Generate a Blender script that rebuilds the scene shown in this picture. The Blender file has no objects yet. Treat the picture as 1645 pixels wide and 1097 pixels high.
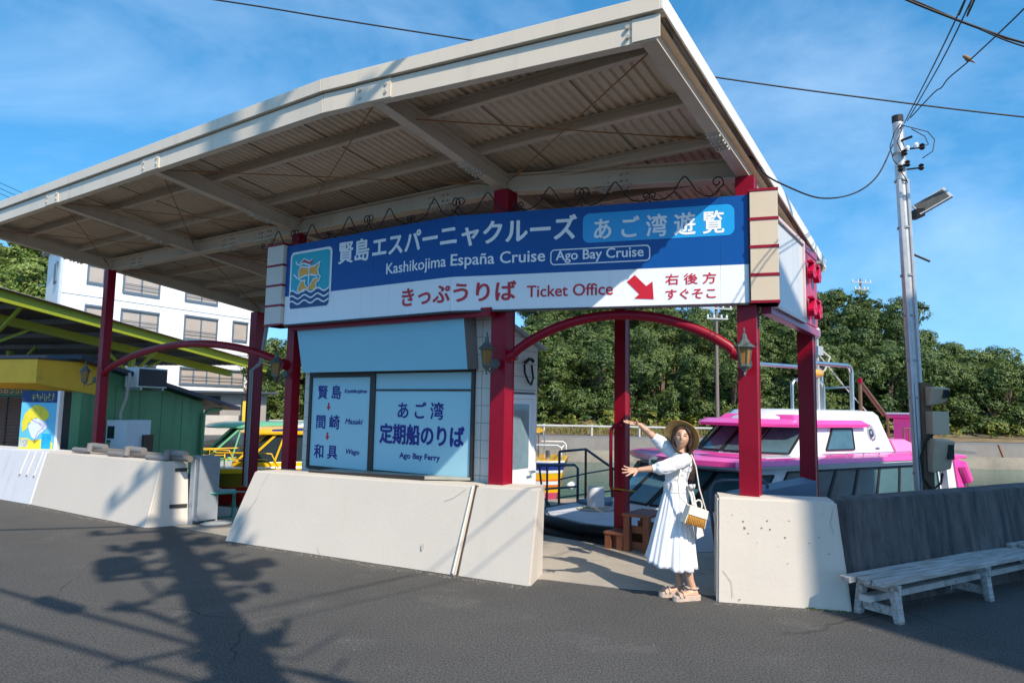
import bpy, bmesh, math, random
from mathutils import Vector, Matrix, noise
S = bpy.context.scene
COL = S.collection
R = math.radians
# ------------------------------------------------------------------ camera
cam = bpy.data.cameras.new("camera"); cam_o = bpy.data.objects.new("camera", cam); COL.objects.link(cam_o)
cam.sensor_width = 36; cam.lens = 24; cam.clip_end = 2000; cam.clip_start = 0.05
up = Vector((200, 11390, -1097)).normalized(); fw = Vector((0, 0, -1))
yy = (fw - up * fw.dot(up)).normalized(); xx = yy.cross(up)
cam_o.matrix_world = Matrix.Translation((0, 0, 1.7)) @ Matrix((xx, yy, up)).to_4x4()
S.camera = cam_o
# ------------------------------------------------------------------ sky and sun
SUN_AZ, SUN_EL = 149.0, 41.5          # clockwise from +Y
w = bpy.data.worlds.new("World"); S.world = w; w.use_nodes = True
nt = w.node_tree; N = nt.nodes; Lk = nt.links; N.clear()
out = N.new('ShaderNodeOutputWorld'); bg = N.new('ShaderNodeBackground')
sky = N.new('ShaderNodeTexSky'); sky.sky_type = 'NISHITA'; sky.sun_disc = False
sky.sun_elevation = R(SUN_EL); sky.sun_rotation = R(SUN_AZ); sky.air_density = 1.0; sky.dust_density = 0.4; sky.ozone_density = 2.0; sky.altitude = 0
tc = N.new('ShaderNodeTexCoord')
mp = N.new('ShaderNodeMapping'); mp.inputs['Scale'].default_value = (1.0, 1.0, 2.4); mp.inputs['Rotation'].default_value = (0.25, -0.35, 0.5)
n1 = N.new('ShaderNodeTexNoise'); n1.inputs['Scale'].default_value = 1.7; n1.inputs['Detail'].default_value = 7; n1.inputs['Roughness'].default_value = 0.6; n1.inputs['Distortion'].default_value = 0.5
cr = N.new('ShaderNodeValToRGB'); cr.color_ramp.elements[0].position = 0.44; cr.color_ramp.elements[1].position = 1.0
cr.color_ramp.elements[0].color = (0, 0, 0, 1); cr.color_ramp.elements[1].color = (0.42, 0.42, 0.42, 1)
hs = N.new('ShaderNodeHueSaturation'); hs.inputs['Saturation'].default_value = 1.32; hs.inputs['Value'].default_value = 1.0; hs.inputs['Hue'].default_value = 0.488
mx = N.new('ShaderNodeMixRGB'); mx.inputs['Color2'].default_value = (5.0, 6.0, 7.0, 1)
Lk.new(tc.outputs['Generated'], mp.inputs['Vector']); Lk.new(mp.outputs[0], n1.inputs['Vector']); Lk.new(n1.outputs['Fac'], cr.inputs['Fac'])
sx = N.new('ShaderNodeSeparateXYZ'); cx = N.new('ShaderNodeCombineXYZ'); zz = N.new('ShaderNodeMath'); zz.operation = 'MULTIPLY_ADD'; zz.inputs[1].default_value = 0.85; zz.inputs[2].default_value = 0.21
Lk.new(tc.outputs['Generated'], sx.inputs[0]); Lk.new(sx.outputs[0], cx.inputs[0]); Lk.new(sx.outputs[1], cx.inputs[1]); Lk.new(sx.outputs[2], zz.inputs[0]); Lk.new(zz.outputs[0], cx.inputs[2]); Lk.new(cx.outputs[0], sky.inputs['Vector'])
Lk.new(sky.outputs[0], hs.inputs['Color']); Lk.new(hs.outputs[0], mx.inputs['Color1']); Lk.new(cr.outputs[0], mx.inputs['Fac'])
Lk.new(mx.outputs[0], bg.inputs['Color']); bg.inputs['Strength'].default_value = 0.15; Lk.new(bg.outputs[0], out.inputs[0])
sl = bpy.data.lights.new("sun", 'SUN'); sl.energy = 3.45; sl.angle = R(0.53); sl.color = (1, 0.895, 0.75)
so = bpy.data.objects.new("sun", sl); COL.objects.link(so)
sdir = Vector((math.sin(R(SUN_AZ)) * math.cos(R(SUN_EL)), math.cos(R(SUN_AZ)) * math.cos(R(SUN_EL)), math.sin(R(SUN_EL))))
so.rotation_euler = sdir.to_track_quat('Z', 'Y').to_euler(); so.location = sdir * 60
S.view_settings.view_transform = 'Standard'; S.view_settings.look = 'None'; S.view_settings.exposure = 0.85; S.view_settings.gamma = 1.0
S.render.engine = 'CYCLES'; S.cycles.max_bounces = 6; S.cycles.use_denoising = True

# ------------------------------------------------------------------ frames
MX, MY = -0.14, 7.26
UX, UY = 0.826, -0.563               # u runs right along the front row of canopy posts, b runs back
BX, BY = 0.563, 0.826
def W(u, b, z=0.0): return Vector((MX + u * UX + b * BX, MY + u * UY + b * BY, z))
RZ = math.atan2(UY, UX)

# ------------------------------------------------------------------ helpers
def tag(o, label=None, cat=None, group=None, kind=None):
    if label: o['label'] = label
    if cat: o['category'] = cat
    if group: o['group'] = group
    if kind: o['kind'] = kind
    return o
def thing(name, label, cat, loc=(0, 0, 0), rz=0.0, group=None):
    o = bpy.data.objects.new(name, None); COL.objects.link(o); o.empty_display_size = 0.2
    o.location = loc; o.rotation_euler = (0, 0, rz)
    return tag(o, label, cat, group, 'thing')
def kids(o): return [c for c in list(COL.objects) if c.parent == o]
def copy_tree(o, parent=None):
    c = o.copy(); COL.objects.link(c)
    if parent is not None: c.parent = parent
    for ch in kids(o): copy_tree(ch, c)
    return c
def child(p):
    return p
class MB:
    def __init__(s): s.v = []; s.f = []
    def add(s, vs, fs):
        k = len(s.v); s.v += [Vector(x) for x in vs]; s.f += [tuple(i + k for i in f) for f in fs]; return s
    def box(s, x0, x1, y0, y1, z0, z1):
        return s.hexa([(x0, y0, z0), (x1, y0, z0), (x1, y1, z0), (x0, y1, z0)], [(x0, y0, z1), (x1, y0, z1), (x1, y1, z1), (x0, y1, z1)])
    def hexa(s, lo, hi):
        return s.add(list(lo) + list(hi), [(3, 2, 1, 0), (4, 5, 6, 7), (0, 1, 5, 4), (1, 2, 6, 5), (2, 3, 7, 6), (3, 0, 4, 7)])
    def prism(s, poly, z0, z1):
        n = len(poly)
        return s.add([(p[0], p[1], z0) for p in poly] + [(p[0], p[1], z1) for p in poly],
                     [tuple(range(n))[::-1], tuple(range(n, 2 * n))] + [(i, (i + 1) % n, n + (i + 1) % n, n + i) for i in range(n)])
    def bar(s, p, q, wd, ht, upv=(0, 0, 1)):       # rectangular bar p->q, centred
        p = Vector(p); q = Vector(q); d = (q - p).normalized(); upv = Vector(upv)
        sx = d.cross(upv)
        if sx.length < 1e-4: sx = d.cross(Vector((1, 0, 0)))
        sx.normalize(); uy = sx.cross(d)
        a = sx * wd / 2; c = uy * ht / 2
        return s.hexa([p - a - c, p + a - c, p + a + c, p - a + c], [q - a - c, q + a - c, q + a + c, q - a + c])
    def tube(s, path, r, n=8, cap=True):
        path = [Vector(p) for p in path]; m = len(path); k = len(s.v)
        rr = r if isinstance(r, (list, tuple)) else [r] * m
        t0 = (path[1] - path[0]).normalized()
        ref = Vector((0, 0, 1)) if abs(t0.z) < 0.9 else Vector((1, 0, 0))
        nx = t0.cross(ref).normalized()
        for i in range(m):
            t = (path[min(i + 1, m - 1)] - path[max(i - 1, 0)])
            t = t.normalized() if t.length > 1e-9 else t0
            nx = (nx - t * nx.dot(t)); nx = nx.normalized() if nx.length > 1e-6 else t.cross(Vector((0.3, 0.5, 0.8))).normalized()
            ny = t.cross(nx)
            for j in range(n):
                a = 2 * math.pi * j / n; s.v.append(path[i] + (nx * math.cos(a) + ny * math.sin(a)) * rr[i])
        for i in range(m - 1):
            for j in range(n):
                s.f.append((k + i * n + j, k + i * n + (j + 1) % n, k + (i + 1) * n + (j + 1) % n, k + (i + 1) * n + j))
        if cap:
            s.f.append(tuple(k + j for j in range(n))[::-1]); s.f.append(tuple(k + (m - 1) * n + j for j in range(n)))
        return s
    def lathe(s, prof, n=16, c=(0, 0, 0)):
        k = len(s.v); m = len(prof); c = Vector(c)
        for r, z in prof:
            for j in range(n):
                a = 2 * math.pi * j / n; s.v.append(c + Vector((r * math.cos(a), r * math.sin(a), z)))
        for i in range(m - 1):
            for j in range(n):
                s.f.append((k + i * n + j, k + i * n + (j + 1) % n, k + (i + 1) * n + (j + 1) % n, k + (i + 1) * n + j))
        s.f.append(tuple(k + j for j in range(n))[::-1]); s.f.append(tuple(k + (m - 1) * n + j for j in range(n)))
        return s
    def loft(s, rings, closed=True, cap=True):
        k = len(s.v); n = len(rings[0])
        for r in rings: s.v += [Vector(p) for p in r]
        for i in range(len(rings) - 1):
            for j in range(n if closed else n - 1):
                s.f.append((k + i * n + j, k + i * n + (j + 1) % n, k + (i + 1) * n + (j + 1) % n, k + (i + 1) * n + j))
        if cap and closed:
            s.f.append(tuple(k + j for j in range(n))[::-1]); s.f.append(tuple(k + (len(rings) - 1) * n + j for j in range(n)))
        return s
    def quad(s, a, b, c, d): return s.add([a, b, c, d], [(0, 1, 2, 3)])
    def build(s, name, mat, parent=None, bevel=0.0, smooth=False, recalc=True, segs=2, auto=None):
        me = bpy.data.meshes.new(name); me.from_pydata([tuple(v) for v in s.v], [], s.f)
        if recalc:
            bm = bmesh.new(); bm.from_mesh(me); bmesh.ops.recalc_face_normals(bm, faces=bm.faces[:]); bm.to_mesh(me); bm.free()
        me.update()
        if smooth:
            me.polygons.foreach_set('use_smooth', [True] * len(me.polygons))
            if auto: me.set_sharp_from_angle(angle=R(auto))
        o = bpy.data.objects.new(name, me); COL.objects.link(o)
        if mat: me.materials.append(mat)
        if parent is not None: o.parent = parent
        if bevel > 0:
            m = o.modifiers.new("bevel", 'BEVEL'); m.width = bevel; m.segments = segs; m.limit_method = 'ANGLE'; m.angle_limit = R(35)
        return o

# ------------------------------------------------------------------ materials
MATS = {}
def mat(name, col, rough=0.5, metal=0.0, var=0.12, scale=3.0, bump=0.0, bscale=60.0, dirt=None, streak=None, coat=0.0, spec=0.5, trans=0.0, rvar=0.0, detail=6):
    """Principled surface with two noise octaves of colour variation, optional (colour, amount, scale) dirt and vertical streaks, optional bump."""
    if name in MATS: return MATS[name]
    m = bpy.data.materials.new(name); m.use_nodes = True; nt = m.node_tree; N = nt.nodes; L = nt.links
    bs = N['Principled BSDF']; bs.inputs['Roughness'].default_value = rough; bs.inputs['Metallic'].default_value = metal
    bs.inputs['Coat Weight'].default_value = coat; bs.inputs['Specular IOR Level'].default_value = spec
    tc = N.new('ShaderNodeTexCoord'); co = tc.outputs['Object']
    def nz(sc, vec=co, det=detail, rg=0.6):
        n = N.new('ShaderNodeTexNoise'); n.inputs['Scale'].default_value = sc; n.inputs['Detail'].default_value = det; n.inputs['Roughness'].default_value = rg
        L.new(vec, n.inputs['Vector']); return n.outputs['Fac']
    def mixc(fac, a, b, mode='MIX'):
        x = N.new('ShaderNodeMixRGB'); x.blend_type = mode
        for i, val in ((0, fac), (1, a), (2, b)):
            if hasattr(val, 'is_linked'): L.new(val, x.inputs[i])
            else: x.inputs[i].default_value = val if i == 0 else (val[0], val[1], val[2], 1)
        return x.outputs[0]
    def ramp(src, a, b):
        r = N.new('ShaderNodeMapRange'); r.inputs['From Min'].default_value = a; r.inputs['From Max'].default_value = b; r.clamp = True
        L.new(src, r.inputs['Value']); return r.outputs[0]
    c0 = tuple(max(0, x * (1 - var)) for x in col); c1 = tuple(min(1, x * (1 + var)) for x in col)
    c = mixc(ramp(nz(scale), 0.3, 0.7), c0, c1)
    c = mixc(ramp(nz(scale * 9), 0.25, 0.75), c, mixc(0.5, c, c1), 'MIX') if var > 0 else c
    if streak:
        mpn = N.new('ShaderNodeMapping'); mpn.inputs['Scale'].default_value = streak[3] if len(streak) > 3 else (1, 1, 0.06); L.new(co, mpn.inputs['Vector'])
        c = mixc(ramp(nz(streak[2], mpn.outputs[0], 5, 0.65), 0.62 - 0.25 * streak[1], 0.95 - 0.3 * streak[1]), c, streak[0])
    if dirt:
        c = mixc(ramp(nz(dirt[2], co, 8, 0.68), 0.66 - 0.22 * dirt[1], 0.80 - 0.12 * dirt[1]), c, dirt[0])
    if hasattr(c, 'is_linked'): L.new(c, bs.inputs['Base Color'])
    if rvar > 0:
        rr = N.new('ShaderNodeMapRange'); rr.inputs['To Min'].default_value = max(0.02, rough - rvar); rr.inputs['To Max'].default_value = min(1, rough + rvar)
        L.new(nz(scale * 2.3), rr.inputs['Value']); L.new(rr.outputs[0], bs.inputs['Roughness'])
    if bump > 0:
        bn = N.new('ShaderNodeBump'); bn.inputs['Strength'].default_value = bump; bn.inputs['Distance'].default_value = 0.02
        L.new(nz(bscale, co, 8, 0.65), bn.inputs['Height']); L.new(bn.outputs[0], bs.inputs['Normal'])
    if trans > 0: bs.inputs['Transmission Weight'].default_value = trans
    MATS[name] = m; return m
def emit(name, col, s):
    m = bpy.data.materials.new(name); m.use_nodes = True; b = m.node_tree.nodes['Principled BSDF']
    b.inputs['Emission Color'].default_value = (*col, 1); b.inputs['Emission Strength'].default_value = s; return m

RED = mat('crimson paint', (0.235, 0.0012, 0.015), 0.38, var=0.14, scale=2, dirt=((0.20, 0.012, 0.02), 0.3, 7), spec=0.28, bump=0.05, bscale=40)
CREAM = mat('cream steel paint', (0.63, 0.54, 0.425), 0.45, var=0.06, scale=1.2, streak=((0.52, 0.44, 0.345), 0.3, 5), bump=0.03)
BEAMP = mat('shaded beam paint', (0.54, 0.44, 0.335), 0.5, var=0.08, scale=1.2, streak=((0.40, 0.32, 0.24), 0.35, 5))  # the fascia's cream, its colour darkened for the shade under the roof
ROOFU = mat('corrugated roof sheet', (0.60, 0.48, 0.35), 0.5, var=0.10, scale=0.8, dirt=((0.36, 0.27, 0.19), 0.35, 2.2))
RUST = mat('rusty rod', (0.25, 0.11, 0.04), 0.8, var=0.4, scale=7)
BOLT = mat('bolt paint', (0.45, 0.40, 0.33), 0.5)
WHITEWALL = mat('white painted concrete', (0.59, 0.53, 0.455), 0.75, var=0.035, scale=1.3, dirt=((0.50, 0.43, 0.34), 0.10, 6), streak=((0.58, 0.52, 0.43), 0.25, 5), bump=0.12, bscale=26)
PALEWALL = mat('bluish white painted concrete', (0.58, 0.59, 0.62), 0.75, var=0.05, scale=1.3, streak=((0.48, 0.46, 0.45), 0.3, 6), bump=0.2, bscale=26)
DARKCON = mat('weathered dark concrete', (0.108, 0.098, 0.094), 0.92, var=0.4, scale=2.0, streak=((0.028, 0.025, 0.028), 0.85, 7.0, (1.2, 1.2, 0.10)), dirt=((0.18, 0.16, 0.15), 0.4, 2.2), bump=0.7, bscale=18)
BLACKIRON = mat('black wrought iron', (0.02, 0.016, 0.016), 0.5, metal=0.4)
DARKMET = mat('dark brown aluminium', (0.05, 0.042, 0.038), 0.4, metal=0.5)
GALV = mat('galvanised steel', (0.46, 0.47, 0.48), 0.5, metal=0.6, var=0.15, scale=8, rvar=0.12)
GREYPAINT = mat('grey paint', (0.34, 0.36, 0.38), 0.45, var=0.1, scale=4, dirt=((0.22, 0.2, 0.18), 0.3, 7))
STEEL = mat('polished stainless steel', (0.60, 0.57, 0.54), 0.28, metal=1.0)
BLACKRUB = mat('black rubber', (0.012, 0.012, 0.014), 0.6, var=0.3, scale=8)
def glassy(name, col, rough=0.06, spec=0.6):
    return mat(name, col, rough, var=0.25, scale=1.5, spec=spec)
GLASS = glassy('tinted window glass', (0.02, 0.03, 0.035))
# ------------------------------------------------------------------ setting: road, quay, water
ASPH = mat('asphalt', (0.078, 0.0745, 0.070), 0.88, var=0.26, scale=0.33, bump=0.9, bscale=110, dirt=((0.125, 0.12, 0.112), 0.5, 1.1))
def speckle(m):
    nt = m.node_tree; N = nt.nodes; L = nt.links; bs = N['Principled BSDF']
    src = bs.inputs['Base Color'].links[0].from_socket
    tc = [n for n in N if n.type == 'TEX_COORD'][0]
    v = N.new('ShaderNodeTexNoise'); v.inputs['Scale'].default_value = 68; v.inputs['Detail'].default_value = 2; v.inputs['Roughness'].default_value = .7; L.new(tc.outputs['Object'], v.inputs['Vector'])
    r = N.new('ShaderNodeMapRange'); r.inputs['From Min'].default_value = 0.34; r.inputs['From Max'].default_value = 0.66; r.inputs['To Min'].default_value = 0.38; r.inputs['To Max'].default_value = 1.75; L.new(v.outputs['Fac'], r.inputs['Value'])
    x = N.new('ShaderNodeMixRGB'); x.blend_type = 'MULTIPLY'; x.inputs[0].default_value = 1.0; L.new(src, x.inputs[1]); L.new(r.outputs[0], x.inputs[2])
    v2 = N.new('ShaderNodeTexVoronoi'); v2.inputs['Scale'].default_value = 7.5; v2.feature = 'F1'; L.new(tc.outputs['Object'], v2.inputs['Vector'])
    r2 = N.new('ShaderNodeMapRange'); r2.inputs['From Min'].default_value = 0.05; r2.inputs['From Max'].default_value = 0.035; L.new(v2.outputs['Distance'], r2.inputs['Value'])
    n3 = N.new('ShaderNodeTexNoise'); n3.inputs['Scale'].default_value = 1.1; L.new(tc.outputs['Object'], n3.inputs['Vector'])
    r3 = N.new('ShaderNodeMapRange'); r3.inputs['From Min'].default_value = 0.56; r3.inputs['From Max'].default_value = 0.6; L.new(n3.outputs['Fac'], r3.inputs['Value'])
    mu = N.new('ShaderNodeMath'); mu.operation = 'MULTIPLY'; L.new(r2.outputs[0], mu.inputs[0]); L.new(r3.outputs[0], mu.inputs[1])
    x2 = N.new('ShaderNodeMixRGB'); x2.inputs[2].default_value = (0.42, 0.41, 0.39, 1); L.new(mu.outputs[0], x2.inputs[0]); L.new(x.outputs[0], x2.inputs[1])
    dn = N.new('ShaderNodeTexNoise'); dn.inputs['Scale'].default_value = 1.3; dn.inputs['Detail'].default_value = 5; L.new(tc.outputs['Object'], dn.inputs['Vector'])
    av = N.new('ShaderNodeVectorMath'); av.operation = 'MULTIPLY_ADD'; av.inputs[1].default_value = (.6, .6, 0); L.new(dn.outputs['Color'], av.inputs[0]); L.new(tc.outputs['Object'], av.inputs[2])
    vc = N.new('ShaderNodeTexVoronoi'); vc.feature = 'DISTANCE_TO_EDGE'; vc.inputs['Scale'].default_value = .42; L.new(av.outputs[0], vc.inputs['Vector'])
    rc = N.new('ShaderNodeMapRange'); rc.inputs['From Min'].default_value = .0045; rc.inputs['From Max'].default_value = .0015; L.new(vc.outputs['Distance'], rc.inputs['Value'])
    n4 = N.new('ShaderNodeTexNoise'); n4.inputs['Scale'].default_value = .5; L.new(tc.outputs['Object'], n4.inputs['Vector']); r4 = N.new('ShaderNodeMapRange'); r4.inputs['From Min'].default_value = .50; r4.inputs['From Max'].default_value = .58; r4.inputs['To Max'].default_value = .7; L.new(n4.outputs['Fac'], r4.inputs['Value'])
    m4 = N.new('ShaderNodeMath'); m4.operation = 'MULTIPLY'; L.new(rc.outputs[0], m4.inputs[0]); L.new(r4.outputs[0], m4.inputs[1])
    x3 = N.new('ShaderNodeMixRGB'); x3.inputs[2].default_value = (.02, .02, .02, 1); L.new(m4.outputs[0], x3.inputs[0]); L.new(x2.outputs[0], x3.inputs[1])
    L.new(x3.outputs[0], bs.inputs['Base Color'])
speckle(ASPH)
EDGE = [(-60, 40), (-13.5, 40), (-13.5, 20), (-13.4, 17.3), (-7.3, 17.0), (-6.9, 13.0), (-4.9, 11.5), (.5, 9.42), (1.2, 8.78), (2.3, 8.45), (3.9, 8.85), (8, 11.4), (16, 16.4), (45, 34), (90, 34), (90, -60), (-60, -60)]
m = MB(); m.prism(EDGE, -2.5, 0.0)
tag(m.build('road', ASPH), kind='structure')
QUAYC = mat('quay concrete', (0.36, 0.32, 0.265), 0.85, var=0.14, scale=1.1, bump=0.6, bscale=70, dirt=((0.16, 0.15, 0.13), 0.4, 2.5))
m = MB(); q = [tuple(W(*p)[:2]) for p in [(-8.6, -.55), (-5.2, -.6), (-4.8, -.62), (-3.4, -.55), (0.2, -.2), (.55, .06), (1.3, .22), (2.1, .52), (3.2, 1.0)]]
quay = q + [(4.6, 7.7), (7.99, 11.35), (3.89, 8.79), (2.3, 8.39), (1.17, 8.73), (.48, 9.36), (-4.92, 11.44), (-6.9, 12.9)]
m.prism(quay, -0.3, 0.006)
tag(m.build('quay', QUAYC), kind='structure')
WATER = mat('harbour water', (0.006, 0.085, 0.070), 0.05, var=0.35, scale=0.12, spec=0.22)
def waves(m):
    nt = m.node_tree; N = nt.nodes; L = nt.links; bs = N['Principled BSDF']; tc = [n for n in N if n.type == 'TEX_COORD'][0]
    mp = N.new('ShaderNodeMapping'); mp.inputs['Scale'].default_value = (0.7, 1.6, 1); mp.inputs['Rotation'].default_value = (0, 0, 0.3); L.new(tc.outputs['Object'], mp.inputs['Vector'])
    n = N.new('ShaderNodeTexNoise'); n.inputs['Scale'].default_value = 1.6; n.inputs['Detail'].default_value = 6; n.inputs['Roughness'].default_value = 0.6; L.new(mp.outputs[0], n.inputs['Vector'])
    b = N.new('ShaderNodeBump'); b.inputs['Strength'].default_value = 0.45; b.inputs['Distance'].default_value = 0.06; L.new(n.outputs['Fac'], b.inputs['Height']); L.new(b.outputs[0], bs.inputs['Normal'])
waves(WATER)
m = MB(); m.add([(-150, 5, -1.1), (150, 5, -1.1), (150, 60, -1.1), (-150, 60, -1.1)], [(0, 1, 2, 3)])
tag(m.build('water', WATER), kind='structure')

# ------------------------------------------------------------------ painted concrete barrier walls along the road
def wall(name, label, mt, lo, hi, bevel=0.018):
    """lo / hi: four (u, b, z) corners, front-left, front-right, back-right, back-left"""
    o = thing(name, label, 'wall', W(*lo[0][:2], 0), 0)
    m = MB(); m.hexa([W(*p) - o.location for p in lo], [W(*p) - o.location for p in hi])
    # subdivide for a slightly uneven trowelled face
    me = bpy.data.meshes.new('wall_body'); bm = bmesh.new()
    vs = [bm.verts.new(v) for v in m.v]; [bm.faces.new([vs[i] for i in f]) for f in m.f]
    bmesh.ops.recalc_face_normals(bm, faces=bm.faces[:]); 
    bmesh.ops.bevel(bm, geom=bm.edges[:], offset=bevel, segments=2, affect='EDGES')
    bmesh.ops.subdivide_edges(bm, edges=[e for e in bm.edges if e.calc_length() > 0.3], cuts=9, use_grid_fill=True)
    for v in bm.verts:
        p = (v.co + o.location) * 1.7; d = noise.noise_vector(p) * 0.005 + noise.noise_vector(p * 4.1) * 0.0025; v.co += Vector((d.x, d.y, d.z * 0.6))
    bm.to_mesh(me); bm.free(); me.materials.append(mt)
    me.polygons.foreach_set('use_smooth', [True] * len(me.polygons)); me.set_sharp_from_angle(angle=R(40))
    b = bpy.data.objects.new('wall_body', me); COL.objects.link(b); b.parent = o
    return o
w2 = wall('concrete_wall', 'long white sloping concrete wall beneath the blue ticket window', WHITEWALL,
     [(-3.60, -.78, -.1), (-.235, -.365, -.1), (-.16, .17, -.1), (-3.42, -.20, -.1)], [(-3.30, -.57, .858), (-.135, -.185, .888), (-.12, .12, .888), (-3.22, -.16, .858)])
w2b = wall('concrete_wall', 'short white concrete end block at the foot of the middle red post', WHITEWALL,
     [(-.226, -.363, -.1), (.595, -.258, -.1), (.437, .245, -.1), (-.16, .17, -.1)], [(-.126, -.186, .889), (.60, -.105, .906), (.44, .26, .906), (-.115, .13, .889)])
w1 = wall('concrete_wall', 'white sloping concrete wall carrying grey pipes, dappled by pole shadow', WHITEWALL,
     [(-8.56, -.99, -.1), (-5.13, -.93, -.1), (-4.93, -.42, -.1), (-8.56, -.30, -.1)], [(-8.55, -.79, .842), (-5.15, -.73, .872), (-5.03, -.41, .872), (-8.55, -.32, .842)])
w0 = wall('concrete_wall', 'bluish white concrete wall with three thin seams in front of the map board', PALEWALL,
     [(-14.0, -1.35, -.1), (-8.575, -.995, -.1), (-8.575, -.35, -.1), (-14.0, -.7, -.1)], [(-14.0, -1.15, .79), (-8.565, -.795, .838), (-8.565, -.35, .838), (-14.0, -.75, .79)])
w3 = wall('concrete_wall', 'white concrete wall with chipped paint beside the woman', WHITEWALL,
     [(2.205, .34, -.1), (3.255, .768, -.1), (3.06, 1.15, -.1), (2.05, .74, -.1)], [(2.19, .43, .918), (3.14, .80, .915), (3.02, 1.15, .915), (2.06, .76, .918)])
w4 = wall('concrete_wall', 'long dark weathered bare concrete wall behind the white bench', DARKCON,
     [(3.225, .772, -.1), (7.08, 7.75, -.1), (6.6, 8.0, -.1), (3.065, 1.16, -.1)], [(3.10, .80, .917), (6.97, 7.78, .95), (6.62, 7.98, .95), (3.025, 1.155, .917)], bevel=0.012)
# seams, hinge plates, chips
def patch_on(face, parent, name, mt, pts, th=0.004):
    m = MB(); n = len(pts)
    m.add([p for p in pts] + [p for p in face], []); return m
SEAM = mat('dark joint', (0.10, 0.085, 0.07), 0.9)
STRIPW = mat('pale joint strip', (0.66, 0.62, 0.55), 0.7)
def on_front(lo, hi, fu, fz, off=0.006):
    """point on the front face of a wall: fu 0..1 left to right, fz 0..1 bottom to top"""
    a = W(*lo[0]).lerp(W(*lo[1]), fu); c = W(*hi[0]).lerp(W(*hi[1]), fu); p = a.lerp(c, fz)
    nrm = (W(*lo[1]) - W(*lo[0])).cross(W(*hi[0]) - W(*lo[0])).normalized()
    return p + nrm * off
lo, hi = [(-14.0, -1.35, 0), (-8.575, -.995, 0)], [(-14.0, -1.15, .79), (-8.565, -.795, .838)]
for fu in (0.893, 0.936, 0.979):
    m = MB(); m.bar(on_front(lo, hi, fu - .003, .52, .002) - w0.location, on_front(lo, hi, fu + .004, .985, .002) - w0.location, .012, .012)
    m.build('seam', STRIPW, w0)
    m = MB(); m.bar(on_front(lo, hi, fu - .0035, .5, .004) - w0.location, on_front(lo, hi, fu - .0025, .53, .004) - w0.location, .02, .012); m.build('seam_stain', SEAM, w0)
# raised lip and dark gap at the slanted joint of the middle wall
m = MB(); lo, hi = [(-3.6, -.78, 0), (-.235, -.365, 0)], [(-3.30, -.57, .858), (-.135, -.185, .888)]
m.bar(on_front(lo, hi, .992, .02, .004) - w2.location, on_front(lo, hi, .992, .99, .004) - w2.location, .03, .02)
m.build('joint_lip', STRIPW, w2, bevel=.005)
m = MB(); m.bar(W(-.22, -.34, -.05) - w2.location, W(-.12, -.165, .89) - w2.location, .03, .03); m.build('joint_gap', SEAM, w2)
m = MB(); c0 = on_front(lo, hi, .862, .26, .003) - w2.location
for k in range(9):
    a = k / 9 * 6.28; m.v.append(c0 + Vector((UX, UY, 0)) * math.cos(a) * (.022 + .006 * math.sin(3 * a)) + Vector((BX * .2, BY * .2, 1)) * math.sin(a) * .034)
m.f.append(tuple(range(9))); m.build('paint_chip', mat('chip grey', (0.5, 0.46, 0.4), .9), w2, recalc=False)
lo, hi = [(2.205, .34, 0), (3.205, .752, 0)], [(2.19, .43, .918), (3.14, .80, .915)]
random.seed(4); m = MB()
for fu, fz, r in [(.22, .77, .012), (.42, .79, .009), (.23, .71, .013), (.37, .72, .010), (.44, .71, .009), (.26, .66, .007), (.56, .64, .011), (.83, .66, .008), (.9, .51, .007), (.57, .40, .006), (.18, .04, .008), (.75, .60, .005), (.13, .83, .006), (.6, .8, .006), (.5, .55, .004), (.33, .58, .004)]:
    c0 = on_front(lo, hi, fu, fz, .0035) - w3.location; k = len(m.v)
    for j in range(7):
        a = j / 7 * 6.28; m.v.append(c0 + Vector((UX * .93, UY * .93, 0)) * math.cos(a) * r * random.uniform(.6, 1.5) + Vector((0, 0, 1)) * math.sin(a) * r * random.uniform(.5, 1.3))
    m.f.append(tuple(range(k, k + 7)))
m.build('paint_chip', mat('chip stone', (0.27, 0.24, 0.2), .9), w3, recalc=False)
GRIT = mat('grit', (.16, .145, .12), .95, var=.5, scale=30)
m = MB(); rgz = random.Random(12)
for (a, c, n) in (((-8.5, -1.03), (-5.1, -.96), 150), ((-3.6, -.82), (.6, -.30), 260), ((2.2, .31), (3.2, .72), 90), ((3.3, .8), (4.6, 3.3), 90)):
    for k in range(n):
        t = rgz.random(); pt = W(a[0] + (c[0] - a[0]) * t, a[1] + (c[1] - a[1]) * t - abs(rgz.gauss(0, .05)), 0); r = rgz.uniform(.003, .011)
        m.lathe([(r, 0), (r * .8, r * .45), (r * .15, r * .6)], 5, pt)
tag(m.build('grit', GRIT), 'sandy grit gathered along the foot of the painted walls', 'grit', kind='stuff')
CRK = mat('hairline crack', (.44, .385, .315), .9)
def crack(parent, lo, hi, pts, wd=.0028):
    m = MB(); P_ = [on_front(lo, hi, a, b, .003) - parent.location for a, b in pts]
    for a, b in zip(P_[:-1], P_[1:]): m.bar(a, b, wd, .002, (BX, BY, 0))
    m.build('crack', CRK, parent)
lo2, hi2 = [(-3.6, -.78, 0), (-.235, -.365, 0)], [(-3.30, -.57, .858), (-.135, -.185, .888)]
crack(w2, lo2, hi2, [(.085, .98), (.075, .8), (.08, .62), (.066, .45), (.07, .28), (.055, .1)]); crack(w2, lo2, hi2, [(.97, .95), (.93, .84), (.90, .80)], .003); crack(w2, lo2, hi2, [(.45, .10), (.47, .04), (.475, 0)], .003)
crack(w3, lo, hi, [(.97, .96), (.93, .8), (.95, .7)], .003); crack(w3, lo, hi, [(.05, .3), (.12, .2), (.13, .05)], .003)
MOSS = mat('moss', (0.07, 0.09, 0.02), 0.95, var=.5, scale=20, bump=.8)
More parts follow.
